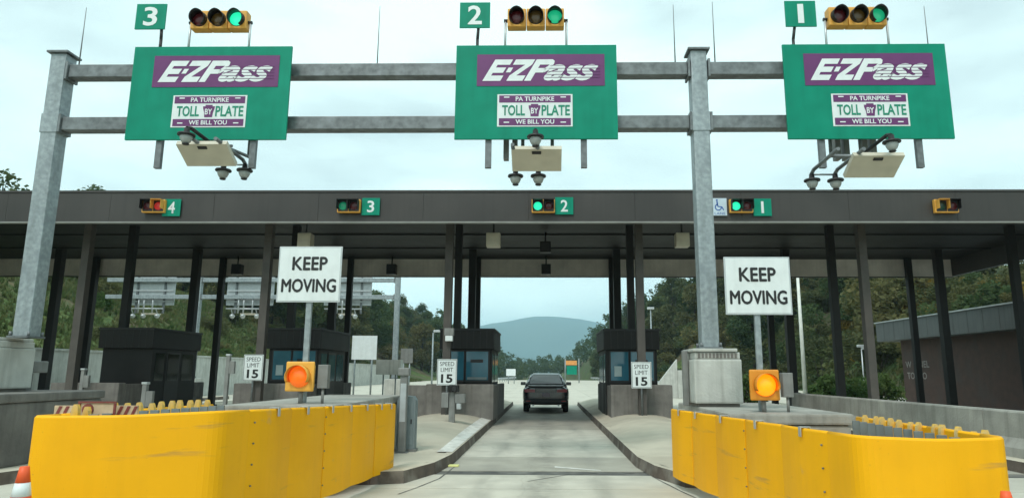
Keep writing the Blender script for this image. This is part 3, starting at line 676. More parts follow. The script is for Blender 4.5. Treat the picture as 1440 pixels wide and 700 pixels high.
# ---- flashers
def flasher(px, py, Y, zb, mt, face, label, box_dx):
    c = atY(px, py, Y); t_ = thing('warning_flasher', label, 'flasher', (c.x, Y, zb)); z = c.z-zb
    B('backplate', face, t_, -.195, .195, -.02, .02, z-.2, z+.2, .02)
    B('housing', face, t_, -.16, .16, .022, .16, z-.16, z+.16, .03)
    MB().lathe([(.001, -.1), (.05, -.097), (.1, -.082), (.135, -.05), (.145, -.022)], 24, (0, 0, z), 'Y').build('lens', mt, t_)
    mb = MB(); nn = 18; A = []; Bq = []
    for i in range(nn+1):
        th_ = rad(-30)+rad(240)*i/nn; A.append(mb.bm.verts.new((.152*math.cos(th_), -.021, z+.152*math.sin(th_)))); Bq.append(mb.bm.verts.new((.155*math.cos(th_), -.17, z+.155*math.sin(th_))))
    for i in range(nn): f = mb.bm.faces.new((A[i], A[i+1], Bq[i+1], Bq[i])); f.smooth = True
    vo = mb.build('visor', face, t_); vo.modifiers.new('s', 'SOLIDIFY').thickness = .005
    MB().cyl((0, .07, 0), (0, .07, z-.15), .03, n=10).build('stem', GREYBOX, t_)
    B('control_box', GREYBOX, t_, box_dx-.07, box_dx+.07, .05, .17, z-.16, z+.16, .01)
    MB().cyl((box_dx, .1, 0), (box_dx, .1, z-.15), .02, n=8).build('box_leg', GREYBOX, t_)
flasher(422, 529, 9.35, 1.13, AMBERD, M('flasher_plate_yellow', (.82, .42, .06), .5), 'fading orange warning flasher on a yellow plate below the left KEEP MOVING sign', .29)
flasher(1075, 541, 9.2, 1.05, AMBER, M('flasher_plate_orange', (.72, .28, .02), .5), 'bright amber warning flasher beside the pale pedestal', .33)
# ---- speed limit signs
for px, py, wh, cxx in ((628.5, 523, 'at the booth left of the dark car', -2.95), (902, 527, 'at the booth right of the dark car', 2.8), (356, 516.5, 'near the left flasher', -8.5)):
    c = atY(px, py, 20.05); t_ = thing('speed_limit_sign', f'white SPEED LIMIT 15 sign {wh}', 'sign', (c.x, 20.05, .3)); z = c.z-.3
    B('panel', WHITE, t_, -.29, .29, -.006, .006, z-.375, z+.375, .004)
    mb = MB()
    for x0, x1, z0, z1 in ((-.275, .275, .348, .36), (-.275, .275, -.36, -.348), (-.275, -.263, -.347, .347), (.263, .275, -.347, .347)): mb.poly([(x0, -.009, z+z0), (x1, -.009, z+z0), (x1, -.009, z+z1), (x0, -.009, z+z1)])
    mb.build('border', BLACK, t_)
    txt('SPEED', .42, .12, 0, z+.24, -.0095, BLACK, t_); txt('LIMIT', .36, .12, 0, z+.07, -.0095, BLACK, t_); txt('15', .34, .25, 0, z-.18, -.0095, BLACK, t_, bold=.03)
    MB().cyl((0, .035, 0), (0, .035, z+.3), .028, n=10).build('post', GALVD, t_)

# ================================================================== crash cushions
def rounded(pts, r, n_=5):
    o_ = [Vector(pts[0])]
    for a, b_, c_ in zip(pts, pts[1:], pts[2:]):
        a, b_, c_ = Vector(a), Vector(b_), Vector(c_)
        p_ = b_+(a-b_).normalized()*r; q_ = b_+(c_-b_).normalized()*r
        for k in range(n_+1): t_ = k/n_; o_.append(p_*(1-t_)**2+b_*2*t_*(1-t_)+q_*t_**2)
    o_.append(Vector(pts[-1])); return o_
def wall_strip(pts, thick, zb):
    """upright sheet along a polyline of top points (x, y, ztop)"""
    mb = MB(); n_ = len(pts); cols = []
    for i, p_ in enumerate(pts):
        d = (pts[min(i+1, n_-1)]-pts[max(i-1, 0)]); nr = Vector((d.y, -d.x, 0)).normalized()
        b0 = zb(i/(n_-1)) if callable(zb) else zb
        col = []
        for (off, z) in ((0, b0), (0, p_.z-.02), (.012, p_.z-.004), (thick-.012, p_.z), (thick, p_.z-.02), (thick, b0)):
            col.append(mb.bm.verts.new((p_.x-nr.x*off, p_.y-nr.y*off, z)))
        cols.append(col)
    for A, Bq in zip(cols, cols[1:]):
        for k in range(6): f = mb.bm.faces.new((A[k], A[(k+1)%6], Bq[(k+1)%6], Bq[k])); f.smooth = k in (1, 2, 3)
    mb.bm.faces.new(cols[0]); mb.bm.faces.new(cols[-1][::-1]); return mb
def lerp(a, b_, t_): return a+(b_-a)*t_
def cushion(label, A, Bc, C, D, clips, ribs, ribz):
    """A outer front corner, Bc inner front corner, C inner rear end, D outer rear end; top points"""
    t_ = thing('crash_cushion', label, 'crash cushion', ((A.x+Bc.x)/2, A.y, .0))
    o = t_.location.copy()
    lo = lambda p_: Vector(p_)-o
    A, Bc, C, D = lo(A), lo(Bc), lo(C), lo(D)
    sgn = 1 if Bc.x > A.x else -1
    def order(p_): return p_ if sgn > 0 else p_[::-1]
    # nose sheet wraps the front and turns both corners
    mid = (A+Bc)/2+Vector((0, -.10, -.012))
    nose = rounded([lerp(A, D, .12), A, mid, Bc, lerp(Bc, C, .10)], .15, 6)
    wall_strip(order(nose), .03, .06).build('nose_panel', YELLOW, t_)
    # flank sheets, each lapped over the next
    N_ = 5
    for k in range(N_):
        p_, q_ = lerp(Bc, C, .10+.9*k/N_), lerp(Bc, C, .10+.9*(k+1)/N_)
        off = Vector((0, 0, 0)) + Vector(((.006*(k % 2)+.004)*(-sgn), 0, 0))
        nv_ = Vector(((C-Bc).y, -(C-Bc).x, 0)).normalized()*sgn
        sub = [lerp(p_, q_, s_/8)+off+nv_*(.035*math.sin(math.pi*s_/8)) for s_ in range(9)]
        wall_strip(order(sub), .028, lambda t__: .13).build('flank_panel', YELLOW, t_)
    for k in range(3):
        p_, q_ = lerp(A, D, .12+.88*k/3), lerp(A, D, .12+.88*(k+1)/3)
        wall_strip(order([p_, q_])[::-1], .028, .13).build('flank_panel', YELLOW, t_)
    for kk, f_ in enumerate((.115, .455)):
        p_ = lerp(Bc, C, f_); nv = Vector(((C-Bc).y, -(C-Bc).x, 0)).normalized()*sgn
        for q_ in range(5):
            zz = p_.z-.12-.19*q_; c0_ = Vector((p_.x, p_.y, zz))+nv*.010; MB().cyl(c0_, c0_+nv*.012, .008, n=8).build('bolt', GALVD, t_)
    nr = (C-Bc).normalized()
    for f_ in clips:
        p_ = lerp(Bc, C, f_); sd_ = Vector((nr.y, -nr.x, 0))*sgn
        mt_ = Matrix.Translation(p_) @ Matrix.Rotation(math.atan2(nr.y, nr.x), 4, 'Z')
        mb = MB(); mb.box(-.02, .02, -.042, .042, .004, .012, 0, mt_); mb.box(-.02, .02, -.05, -.042, -.075, .012, 0, mt_); mb.box(-.02, .02, .042, .05, -.075, .012, 0, mt_)
        mb.build('clip', ALU, t_)
    # ribs: hoops of the inner bays seen over the top edge
    r0, r1 = lo(ribs[0]), lo(ribs[1]); n_ = ribs[2]
    base_me = None; R_ = random.Random(17)
    for k in range(n_):
        p_ = lerp(r0, r1, (k+.5)/n_)
        if base_me is None:
            mb = MB(); prof = [(-.032, -.95), (-.032, -.07), (-.026, -.03), (-.014, 0), (.014, 0), (.026, -.03), (.032, -.07), (.032, -.95)]
            mb.prism([(x_, -.018, z_) for x_, z_ in prof], (0, .036, 0)); rb = mb.build('rib', YELLOWD, t_)
            base_me = rb.data
        else: rb = bpy.data.objects.new('rib', base_me); COL.objects.link(rb); rb.parent = t_
        rb.location = p_+Vector((R_.uniform(-.015, .015), R_.uniform(-.03, .03), R_.uniform(-.02, .006))); rb.rotation_euler = (R_.uniform(-.06, .06), R_.uniform(-.05, .05), -sgn*.15+R_.uniform(-.2, .2))
    for k in range(n_):
        p_ = lerp(r0, r1, (k+1)/n_)
        B('bay_plate', GREYBLUE, t_, p_.x-.03+.10*sgn, p_.x+.05+.10*sgn, p_.y-.012, p_.y+.012, .1, p_.z-.08)
    m_ = (A+Bc+C+D)/4
    B('track', CONCD, t_, m_.x-.3, m_.x+.3, A.y+.3, D.y-.2, .0, .3)
    B('deck', GREYBLUE, t_, min(A.x, Bc.x)+.25, max(A.x, Bc.x)-.2, max(A.y, Bc.y)+.25, max(A.y, Bc.y)+1.5, ribz-.34, ribz-.3)
    return t_
A = atY(37, 584, 5.6); Bc = atY(312, 577, 6.0); C = atY(557, 567, 10.6); D = Vector((-4.22, 8.7, 1.15))
cushion('yellow sheeted crash cushion left of the dark car lane, ending beside a grey cabinet', A, Bc, C, D, (.2, .34, .48, .60, .72, .84, .93), (Vector((-4.02, 5.78, 1.268)), Vector((-3.74, 7.7, 1.262)), 13), 1.26)
A = atY(1421, 614, 5.4); Bc = atY(1207, 612, 5.5); C = atY(943, 574, 10.0); D = Vector((3.9, 8.8, 1.03))
cushion('yellow sheeted crash cushion right of the dark car lane, before the pale pedestal', A, Bc, C, D, (.18, .38, .58, .76, .9), (Vector((3.58, 5.66, 1.10)), Vector((3.74, 8.3, 1.09)), 12), 1.07)
# striped marker and red framed plate lying over the left cushion
c = atY(137, 572, 6.1); t_ = thing('framed_marker', 'tan plate with dark red frame standing behind the left cushion top', 'marker', (c.x, 6.1, .9)); z = c.z-.9
B('plate', SAND, t_, -.16, .16, 0, .02, 0, z+.035)
B('frame_top', REDM, t_, -.17, .17, -.012, -.001, z+.036, z+.05); B('frame_side', REDM, t_, -.17, -.15, -.012, -.001, z-.2, z+.034); B('frame_side', REDM, t_, .15, .17, -.012, -.001, z-.2, z+.034)
MB().lathe([(.05, -.012), (.05, -.002)], 14, (-.08, 0, z-.02), 'Y').build('disc', REDM, t_)
for px, wh in ((92, 'left of the red framed plate'), (178, 'right of the red framed plate')):
    c = atY(px, 573, 6.2); t_ = thing('striped_marker', f'small tan and red striped hazard marker {wh}', 'marker', (c.x, 6.2, .9)); z = c.z-.9
    z -= .03; B('board', SAND, t_, -.1, .1, 0, .02, 0, z+.05)
    for k in range(3): MB().poly([(-.09+.065*k, -.004, z-.04), (-.06+.065*k, -.004, z-.04), (-.025+.065*k, -.004, z+.045), (-.055+.065*k, -.004, z+.045)]).build('stripe', REDM, t_)
# cones
def cone(px, py, Y, label):
    c = atY(px, py, Y); H = c.z
    t_ = thing('traffic_cone', label, 'cone', (c.x, Y, 0))
    r = lambda h: .165-(.135)*(h/H)
    def ringp(a, b_): return MB().lathe([(r(a)-.004, a), (r(a), a+.001), (r(b_), b_-.001), (r(b_)-.004, b_)], 20)
    ringp(.04, H*.42).build('lower_body', ORANGE, t_); ringp(H*.42, H*.66).build('lower_band', WHITE, t_); ringp(H*.66, H*.76).build('mid_body', ORANGE, t_); ringp(H*.76, H*.87).build('upper_band', WHITE, t_); ringp(H*.87, H).build('tip', ORANGE, t_)
    B('base', BLACK, t_, -.2, .2, -.2, .2, 0, .04, .012)
cone(35, 655, 5.1, 'orange and white traffic cone at the outer corner of the left cushion')
cone(1414, 690, 5.0, 'orange traffic cone tip at the outer corner of the right cushion')

# ================================================================== equipment on the islands
c = atY(577, 632, 13.0); zb = .16
t_ = thing('equipment_cabinet', 'blue grey steel cabinet with rounded top on the island beside the left cushion end', 'cabinet', (c.x, 12.6, zb))
z1 = atY(577, 556, 12.6).z-zb
B('plinth', GREYBOX, t_, -.19, .19, -.13, .13, 0, .05)
mb = MB(); mb.prism([(-.165, -.11, .052), (.165, -.11, .052), (.165, -.11, z1-.08), (.12, -.11, z1-.01), (0, -.11, z1), (-.12, -.11, z1-.01), (-.165, -.11, z1-.08)], (0, .22, 0)); mb.build('body', GREYBLUE, t_)
B('door', GREYBLUE, t_, -.13, .13, -.122, -.112, .12, z1-.12, .004); B('latch', BLACK, t_, .09, .11, -.135, -.123, z1*.5, z1*.5+.08)
c = atY(564, 635, 12.3)
t_ = thing('sensor_post', 'tall slim grey sensor post beside the blue grey cabinet', 'post', (c.x, 12.35, .16)); z1 = atY(564, 528, 12.35).z-.16
B('post', GREYBOX, t_, -.065, .065, -.05, .05, .012, z1, .012); B('foot', GREYBOX, t_, -.11, .11, -.1, .1, 0, .012)
B('head', GREYBOX, t_, -.1, .1, -.09, .09, z1+.002, z1+.14, .02); B('cover', ALU, t_, -.05, .05, -.058, -.051, z1*.4, z1*.9)
c = atZ(636, 597, .25)
t_ = thing('treadle_camera', 'grey sensor head with boxes on a thin post on the sloped island', 'sensor', (c.x, c.y, .2)); sc_ = c.y/954
def px2(v): return v*sc_
B('post', GREYBOX, t_, -px2(5), px2(3), -.06, .06, 0, px2(52), .01)
B('foot', GREYBOX, t_, -px2(9), px2(7), -.1, .1, 0, .03)
B('box', GREYBOX, t_, -px2(15), px2(-5.5), -.12, .1, px2(26), px2(46), .012); B('box', GREYBOX, t_, px2(3.5), px2(17), -.12, .1, px2(32), px2(44), .012); B('small_box', ALU, t_, px2(6), px2(12), -.13, .06, px2(24), px2(31.5), .008)
B('head', DARKMET, t_, -px2(6), px2(8), -.16, .1, px2(47), px2(56), .015); MB().lathe([(px2(3.2), -.17), (px2(3.6), -.162)], 14, (px2(2.5), 0, px2(51)), 'Y').build('lens', BLACK, t_)
c = atZ(18, 626, .2); Xp = -8.95; c = atX(18, 626, Xp)
t_ = thing('sensor_post', 'weathered grey steel post with wide box head left of lane 3', 'post', (Xp, c.y, .16)); z1 = atX(30, 524, Xp).z-.16
B('post', GREYBOX, t_, -.12, .12, -.1, .1, .02, z1, .015); B('foot', GREYBOX, t_, -.18, .18, -.16, .16, 0, .02)
B('head', GREYBOX, t_, -.3, .3, -.16, .18, z1+.002, z1+.2, .02); B('side_box', DARKMET, t_, .125, .3, -.09, .09, z1-.62, z1-.3, .02)
# boxes behind: two small cabinets between lanes
for px, py, Y, wpx, hpx, lb in ((548, 516, 33, 34, 20, 'pale grey equipment box on the island behind the sensor post'), (572, 500, 36, 17, 20, 'grey back of a small sign panel beyond the canopy left')):
    c = atY(px, py, Y); k_ = Y/954
    t_ = thing('equipment_box' if hpx == 20 and wpx > 20 else 'small_sign', lb, 'box' if wpx > 20 else 'sign', (c.x, Y, 0))
    B('body', GREYBOX if wpx < 20 else CONCL, t_, -wpx/2*k_, wpx/2*k_, -.02 if wpx < 20 else -.3, .02 if wpx < 20 else .3, c.z-hpx/2*k_, c.z+hpx/2*k_, .01)
    for s in (-.25, .25): MB().cyl((s*wpx*k_, .03, 0), (s*wpx*k_, .03, c.z-hpx*.3*k_), .035, n=8).build('leg', GALV, t_)
c = atY(512.5, 488.5, 37.0); k_ = 37/954
t_ = thing('two_post_sign', 'blank white sign back on two posts beyond the canopy right of the blue windowed booth', 'sign', (c.x, 37, .0))
B('panel', WHITE, t_, -17.5*k_, 17.5*k_, -.015, .015, c.z-16.5*k_, c.z+16.5*k_, .004)
for s in (-.5, .42): MB().cyl((s, .05, .1), (s, .05, c.z+.4), .05, n=8).build('post', GALV, t_)
c = atY(632, 470, 20.1)
t_ = thing('lamp_box', 'small white lamp box on the column left of the lane 2 booth', 'lamp', (c.x, 20.1, c.z-.2))
B('housing', GREYBOX, t_, -.14, .14, -.1, .06, .16, .38, .02); B('lens', WHITE, t_, -.11, .11, -.11, .05, 0, .158, .02)
# low items by lane 4: bollards, sign post
for px, py, Y, hh, wh in ((205, 540, 15.5, 1.2, 'in front of the black booth'), (118, 520, 20, 1.6, 'beside the front column left of the black booth'), (322, 500, 19.5, 1.75, 'left of the speed limit sign')):
    c = atY(px, py, Y); t_ = thing('steel_post', f'slim grey steel post {wh}', 'post', (c.x, Y, .0))
    z1 = c.z; B('post', GREYBOX, t_, -.05, .05, -.05, .05, 0, z1, .01); B('cap', ALU, t_, -.065, .065, -.065, .065, z1+.001, z1+.05, .01)
    B('bracket', GREYBOX, t_, .052, .2, -.05, .05, z1-.5, z1-.15, .01)

# right-hand concrete wall along lane 1
t_ = thing('barrier_wall', 'weathered concrete barrier wall along the far side of lane 1', 'barrier', (8.2, 14, 0))
for k in range(7):
    y0 = -8.4+k*2.5
    mb = MB(); prof = [(-.22, .1), (-.2, .32), (-.1, .48), (-.085, .90), (-.06, .93), (.12, .93), (.14, .90), (.16, .48), (.26, .32), (.28, .1)]
    mb.prism([(x_, y0+.01, z_) for x_, z_ in prof], (0, 2.48, 0)); mb.build('segment', CONC, t_)
# ================================================================== rear gantry over the opposite lanes
RG = 38.0
g2 = thing('rear_gantry', 'pale galvanised gantry beyond the canopy over the opposite lanes', 'gantry', (-8.4, RG, 0))
for X in (-8.4, -19.7): gpost(g2, X, 1.2, -8.4, (-1,) if X > -10 else (-1, 1)); B('plinth', CONCL, g2, X+8.4-.45, X+8.4+.45, -.45, .45, 0, 1.198, .03)
for zc in (5.715, 6.675):
    B('beam', GALV, g2, -19.7+8.4+.192, -.192, -.11, .11, zc-.115, zc+.115, .012); B('beam', GALV, g2, -25+8.4, -19.7+8.4-.192, -.11, .11, zc-.115, zc+.115, .012)
for X, wh in ((-11.3, 'beside the inner rear post'), (-16.9, 'midway between rear posts'), (-22.6, 'past the outer rear post')):
    o_ = overhead(0, 0, 0, 0, 0, back=True, loc=(X, RG+.3, 6.1), label=f'aluminium back of an overhead lane sign {wh}', group=None)
    t_ = thing('rear_reader', f'pale toll reader bars hung below the sign back {wh}', 'toll reader', (X, RG, 5.6))
    B('panel', CREAM, t_, -.5, .4, .3, .75, -.85, -.77); MB().tube([(-1.2, .0, -.55), (.9, .0, -.55)], .04).build('bar', ALU, t_)
    for hx in (-.5, -.2, .3): MB().tube([(hx, 0, .2), (hx, 0, -.8)], .045).build('hanger', ALU, t_)
    for hx in (-.9, -.3, .5): MB().lathe([(.05, .12), (.15, .03), (.14, 0), (.1, -.1), (.03, -.14)], 12, (hx, .2, -.95)).build('camera', ALU, t_)
    for hx in (-.9, .5): MB().tube([(hx, .2, -.83), (hx, 0, -.55)], .03).build('bracket', ALU, t_)
# ================================================================== left retaining wall, in panels
t_ = thing('retaining_wall', 'long pale concrete retaining wall at the foot of the grassy left hillside', 'wall', (-22.4, 50, 0))
for k in range(22):
    y0 = -32+k*3.6
    B('panel', CONCL, t_, -.02, .25, y0+.015, y0+3.585, -.1, 2.45, .012)
B('coping', CONCL, t_, -.06, .3, -32, -32+22*3.6, 2.452, 2.56, .015)
# ================================================================== right side service building
t_ = thing('service_building', 'low dark brick service building with a deep grey roof band right of the plaza', 'building', (19.6, 30, 0))
B('wall', BRICK, t_, 0, 9, -16, 8.2, -.1, 3.6)
rf = B('roof', ROOFG, t_, -.62, 9.5, -16.6, 9.6, 3.36, 4.40, .02)
B('roof_edge', M('roof_edge_pale', (.42, .45, .45), .4, .3), rf, -.68, 9.56, -16.66, 9.66, 4.402, 4.46)
k = -16.6
while k < 9.3:
    B('roof_seam', ROOFG, rf, -.632, -.6205, k+.0, k+.03, 3.39, 4.38); k += 1.1
def wall_text(s, y_c, zc, wd, ht):
    q_ = txt(s, wd, ht, 0, 0, 0, M('pale_letters', (.24, .21, .195), .7), t_, bold=.02); q_.rotation_euler = (0, 0, rad(-90)); q_.location = (-.02, y_c, zc)
c0 = atX(1290, 512, 19.6); c1 = atX(1290, 528, 19.6)
wall_text('W     NEL', c0.y-30, c0.z, 2.3, .34); wall_text('TO   VO', c1.y-30, c1.z, 1.9, .36)
# ================================================================== poles and far signs
def pole(label, x, y, h_, r, arm=0, mat=GALV, cat='lamp post'):
    t_ = thing('lamp_post', label, cat, (x, y, hgt(x, y)))
    MB().cyl((0, 0, 0), (0, 0, h_), r, r*.6, 10).build('pole', mat, t_); B('base', GREYBOX, t_, -r*2, r*2, -r*2, r*2, 0, .12)
    if arm: MB().tube([(0, 0, h_-.1), (arm*.5, 0, h_+.12), (arm, 0, h_+.1)], r*.4).build('arm', mat, t_)
    B('lamp_head', ALU, t_, arm-.22, arm+.22, -.12, .12, h_+.02, h_+.16, .03)
p_ = atX(1129, 500, 13.0); pole('white painted lamp post behind the KEEP MOVING sign beside lane 1', 13.0, p_.y, 7.2, .11, 0, M('white_post', (.7, .72, .66), .5))
p_ = atY(607, 540, 46); pole('slim grey lamp post beyond the booths left of lane 2', p_.x, 46, atY(609, 466, 46).z, .07, .25)
p_ = atY(915, 440, 44); pole('thin pale lamp post behind the booth right of lane 2', p_.x, 44, atY(915, 434, 44).z, .07, 0)
for px, py, yy, wh in ((1211, 487, 40, 'near the corner of the brick building'), (1217, 490, 41.5, 'against the shrubs by the brick building')):
    p_ = atY(px, py, yy); pole(f'short thin pale post {wh}', p_.x, yy, max(1.5, p_.z), .05, 0, ALU, 'post')
c = atY(804, 516, 110); k_ = 110/954
t_ = thing('road_sign', 'far orange and green road sign panels on posts right of the road', 'sign', (c.x, 110, 0))
B('orange_panel', M('far_orange', (.7, .3, .08), .5), t_, -8*k_, 7*k_, -.03, .03, c.z+3*k_, c.z+9*k_); B('green_panel', GREEN, t_, -7*k_, 7*k_, -.03, .03, c.z-10*k_, c.z+1.8*k_)
for s in (-9, 10): MB().cyl((s*k_, .08, 0), (s*k_, .08, c.z+12*k_), .09, n=8).build('post', GALV, t_)
c = atY(719, 523, 100); k_ = 100/954
t_ = thing('road_sign', 'small far white road sign left of the road ahead of the car', 'sign', (c.x, 100, 0))
B('panel', WHITE, t_, -7*k_, 6*k_, -.03, .03, c.z-5*k_, c.z+4.5*k_)
for s in (-4, 4): MB().cyl((s*k_, .07, 0), (s*k_, .07, c.z+4*k_), .06, n=8).build('post', GALV, t_)
def rail(label, pts):
    t_ = thing('guard_rail', label, 'guard rail', pts[0])
    o = Vector(pts[0])
    for a, b_ in zip(pts, pts[1:]):
        a, b_ = Vector(a)-o, Vector(b_)-o; n_ = max(1, round((b_-a).length/4))
        for k in range(n_):
            p_, q_ = lerp(a, b_, k/n_), lerp(a, b_, (k+.995)/n_)
            MB().prism([p_+Vector((0, 0, z_))+Vector((x_, 0, 0)) for x_, z_ in ((0, .42), (.06, .5), (0, .57), (.06, .66), (0, .73), (-.02, .57))], q_-p_).build('rail', ALU, t_)
            MB().box(p_.x-.06, p_.x+.06, p_.y+.07, p_.y+.17, 0, .74).build('post', GALV, t_)
rail('galvanised guard rail along the left edge of the far road', [(-9.5, 62, 0), (-8.5, 100, 0), (-6.5, 148, 0)])
rail('galvanised guard rail along the right edge of the far road', [(12.2, 58, 0), (12.4, 100, 0), (9.5, 148, 0)])
# pale wing wall beyond the right booth
t_ = thing('wing_wall', 'pale sloping concrete wing wall beyond the booth right of lane 2', 'wall', (9.5, 44, 0))
q = [atY(925, 540, 44), atY(952, 505, 44), atY(953, 552, 44)]
MB().prism([(q[0].x-9.5, 0, 0), (q[0].x-9.5, 0, q[0].z), (q[1].x-9.5, 0, q[1].z), (q[2].x-9.5, 0, 0)], (0, .4, 0)).build('slope', CONCL, t_)
B('end_block', CONCL, t_, q[2].x-9.5+.02, q[2].x-9.5+3.2, -.1, .5, 0, q[1].z*.72, .03)

# ================================================================== the car
def car():
    t_ = thing('car', 'dark sedan driving away through lane 2 between the booths', 'car', (-.02, 27.6, 0))
    # lofted lower body: sections along y (rear at 0)
    secs = [(-.03, .80, .40, .98), (-.01, .84, .36, 1.0), (.10, .91, .31, 1.045), (.4, .945, .28, 1.075), (.9, .955, .27, 1.08), (2.3, .955, .27, 1.04), (3.4, .945, .18, .99), (4.3, .90, .2, .87), (4.6, .82, .26, .74), (4.66, .7, .34, .66)]
    bm = MB(); rings = []
    for y, hw, zb, zt in secs:
        h_ = zt-zb
        prof = [(hw*.70, zb), (hw*.90, zb+.03), (hw*.97, zb+.16), (hw*1.0, zb+h_*.45), (hw*.985, zb+h_*.68), (hw*.93, zb+h_*.86), (hw*.82, zt-.015), (hw*.55, zt)]
        ring = [(x, z) for x, z in prof]+[(-x, z) for x, z in prof[::-1]]
        rings.append([bm.bm.verts.new((x, y, z)) for x, z in ring])
    for A, Bq in zip(rings, rings[1:]):
        n_ = len(A)
        for i in range(n_): f = bm.bm.faces.new((A[i], A[(i+1)%n_], Bq[(i+1)%n_], Bq[i])); f.smooth = True
    bm.bm.faces.new(rings[0][::-1]); bm.bm.faces.new(rings[-1])
    body = bm.build('body', CARP, t_); md = body.modifiers.new('s', 'SUBSURF'); md.levels = md.render_levels = 2
    # greenhouse
    gs = [(.22, .80, 1.075), (.55, .73, 1.27), (.98, .62, 1.485), (1.4, .61, 1.525), (2.05, .61, 1.52), (3.0, .78, 1.06)]
    bm = MB(); rings = []
    for y, hw, zt in gs:
        prof = [(.86, 1.0), (.86-(.86-hw)*.55, 1.0+(zt-1.0)*.6), (hw, zt-.04), (hw*.86, zt)]
        ring = prof+[(-x, z) for x, z in prof[::-1]]
        rings.append([bm.bm.verts.new((x, y, z)) for x, z in ring])
    for A, Bq in zip(rings, rings[1:]):
        for i in range(7): f = bm.bm.faces.new((A[i], A[i+1], Bq[i+1], Bq[i])); f.smooth = True
    bm.bm.faces.new(rings[0][::-1]); bm.bm.faces.new(rings[-1]); bm.build('cabin', CARP, t_)
    # roof skin
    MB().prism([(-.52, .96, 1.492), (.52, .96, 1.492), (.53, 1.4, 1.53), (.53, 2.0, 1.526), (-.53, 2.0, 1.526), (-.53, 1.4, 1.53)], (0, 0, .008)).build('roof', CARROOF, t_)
    # windows
    MB().poly([(-.67, .245, 1.125), (.67, .245, 1.125), (.62, .53, 1.29), (.53, .93, 1.482), (-.53, .93, 1.482), (-.62, .53, 1.29)]).build('rear_window', GLASSD, t_)
    for s in (-1, 1):
        MB().poly([(s*.86, .75, 1.06), (s*.86, 2.6, 1.06), (s*.66, 2.0, 1.44), (s*.66, 1.05, 1.44)]).build('side_window', GLASSD, t_)
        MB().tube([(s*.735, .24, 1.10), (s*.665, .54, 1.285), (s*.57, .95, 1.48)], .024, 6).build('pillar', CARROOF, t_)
        mr = MB().box(s*.98-.11, s*.98+.11, 2.25, 2.36, 1.03, 1.17, .03).build('mirror', CARP, t_); MB().tube([(s*.9, 2.32, 1.05), (s*.78, 2.32, 1.03)], .02, 6).build('stalk', CARP, mr)
        MB().prism([(s*.44, -.058, .80), (s*.82, -.045, .80), (s*.86, -.03, .87), (s*.80, -.035, .93), (s*.44, -.05, .90)], (0, .09, 0)).build('tail_light', REDL, t_)
        for y in (.78, 3.6):
            wh = MB().lathe([(.2, -.11), (.31, -.11), (.335, -.08), (.335, .08), (.31, .11), (.2, .11)], 22).build('wheel', RUBBER, t_, (s*.80, y, .335), (0, rad(90), 0))
            MB().lathe([(.03, .118), (.19, .112), (.2, .1), (.2, -.1), (.19, -.112), (.03, -.118)], 16).build('rim', ALU, wh)
        MB().cyl((s*.5, -.03, .3), (s*.5, .2, .3), .04, n=10).build('exhaust', ALU, t_)
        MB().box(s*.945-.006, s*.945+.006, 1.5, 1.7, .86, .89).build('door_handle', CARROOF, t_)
    B('deck_sheen', CARROOF, t_, -.70, .70, .04, .2, 1.04, 1.085, .012)  # pale strip added as the sky's reflection along the boot deck
    B('boot_lip', CARP, t_, -.66, .66, -.04, .06, 1.0, 1.045, .015)
    B('boot_lid', CARP, t_, -.42, .42, -.055, .01, .80, .965, .02)
    B('plate', PLATEW, t_, -.16, .16, -.062, -.045, .62, .77, .004)
    B('bumper', M('bumper_plastic', (.02, .021, .023), .5), t_, -.84, .84, -.06, .12, .36, .56, .04)
    B('diffuser', RUBBER, t_, -.55, .55, -.03, .1, .31, .355, .01)
    for s in (-1, 1): B('bumper_reflector', REDL, t_, s*.7-.09, s*.7+.09, -.068, -.061, .44, .47)
car()

# ================================================================== vegetation
def leafmat(name, c1_, c2_, c3_):
    m = bpy.data.materials.new(name); m.use_nodes = True; t = m.node_tree; n = t.nodes.new; l = t.links.new
    b = t.nodes['Principled BSDF']; b.inputs['Roughness'].default_value = .75; b.inputs['Specular IOR Level'].default_value = .2
    oi = n('ShaderNodeObjectInfo'); tcn = n('ShaderNodeTexCoord'); nz = n('ShaderNodeTexNoise'); nz.inputs['Scale'].default_value = .7; nz.inputs['Detail'].default_value = 5
    l(tcn.outputs['Object'], nz.inputs['Vector'])
    ad = n('ShaderNodeMath'); ad.operation = 'MULTIPLY_ADD'; ad.inputs[1].default_value = .55; l(oi.outputs['Random'], ad.inputs[0])
    s2 = n('ShaderNodeMath'); s2.operation = 'MULTIPLY_ADD'; s2.inputs[1].default_value = 1.1; s2.inputs[2].default_value = -.33; l(nz.outputs['Fac'], s2.inputs[0]); l(s2.outputs[0], ad.inputs[2])
    cr = n('ShaderNodeValToRGB'); e = cr.color_ramp.elements; e[0].position = .1; e[0].color = (*c1_, 1); e[1].position = .85; e[1].color = (*c3_, 1); q = e.new(.5); q.color = (*c2_, 1)
    l(ad.outputs[0], cr.inputs[0]); l(cr.outputs[0], b.inputs['Base Color'])
    tr = n('ShaderNodeBsdfTranslucent'); l(cr.outputs[0], tr.inputs['Color']); ms = n('ShaderNodeMixShader'); ms.inputs[0].default_value = .42
    l(b.outputs[0], ms.inputs[1]); l(tr.outputs[0], ms.inputs[2]); l(ms.outputs[0], t.nodes['Material Output'].inputs['Surface'])
    MATS[name] = m; return m
LEAF = leafmat('tree_leaves', (.042, .075, .034), (.072, .11, .042), (.12, .135, .052))
LEAFO = leafmat('olive_leaves', (.066, .085, .036), (.11, .118, .048), (.17, .15, .058))
BUSHG = leafmat('bush_leaves', (.04, .085, .024), (.07, .125, .034), (.11, .155, .05))
GOLD = leafmat('golden_bush', (.15, .12, .03), (.27, .20, .045), (.40, .28, .06))
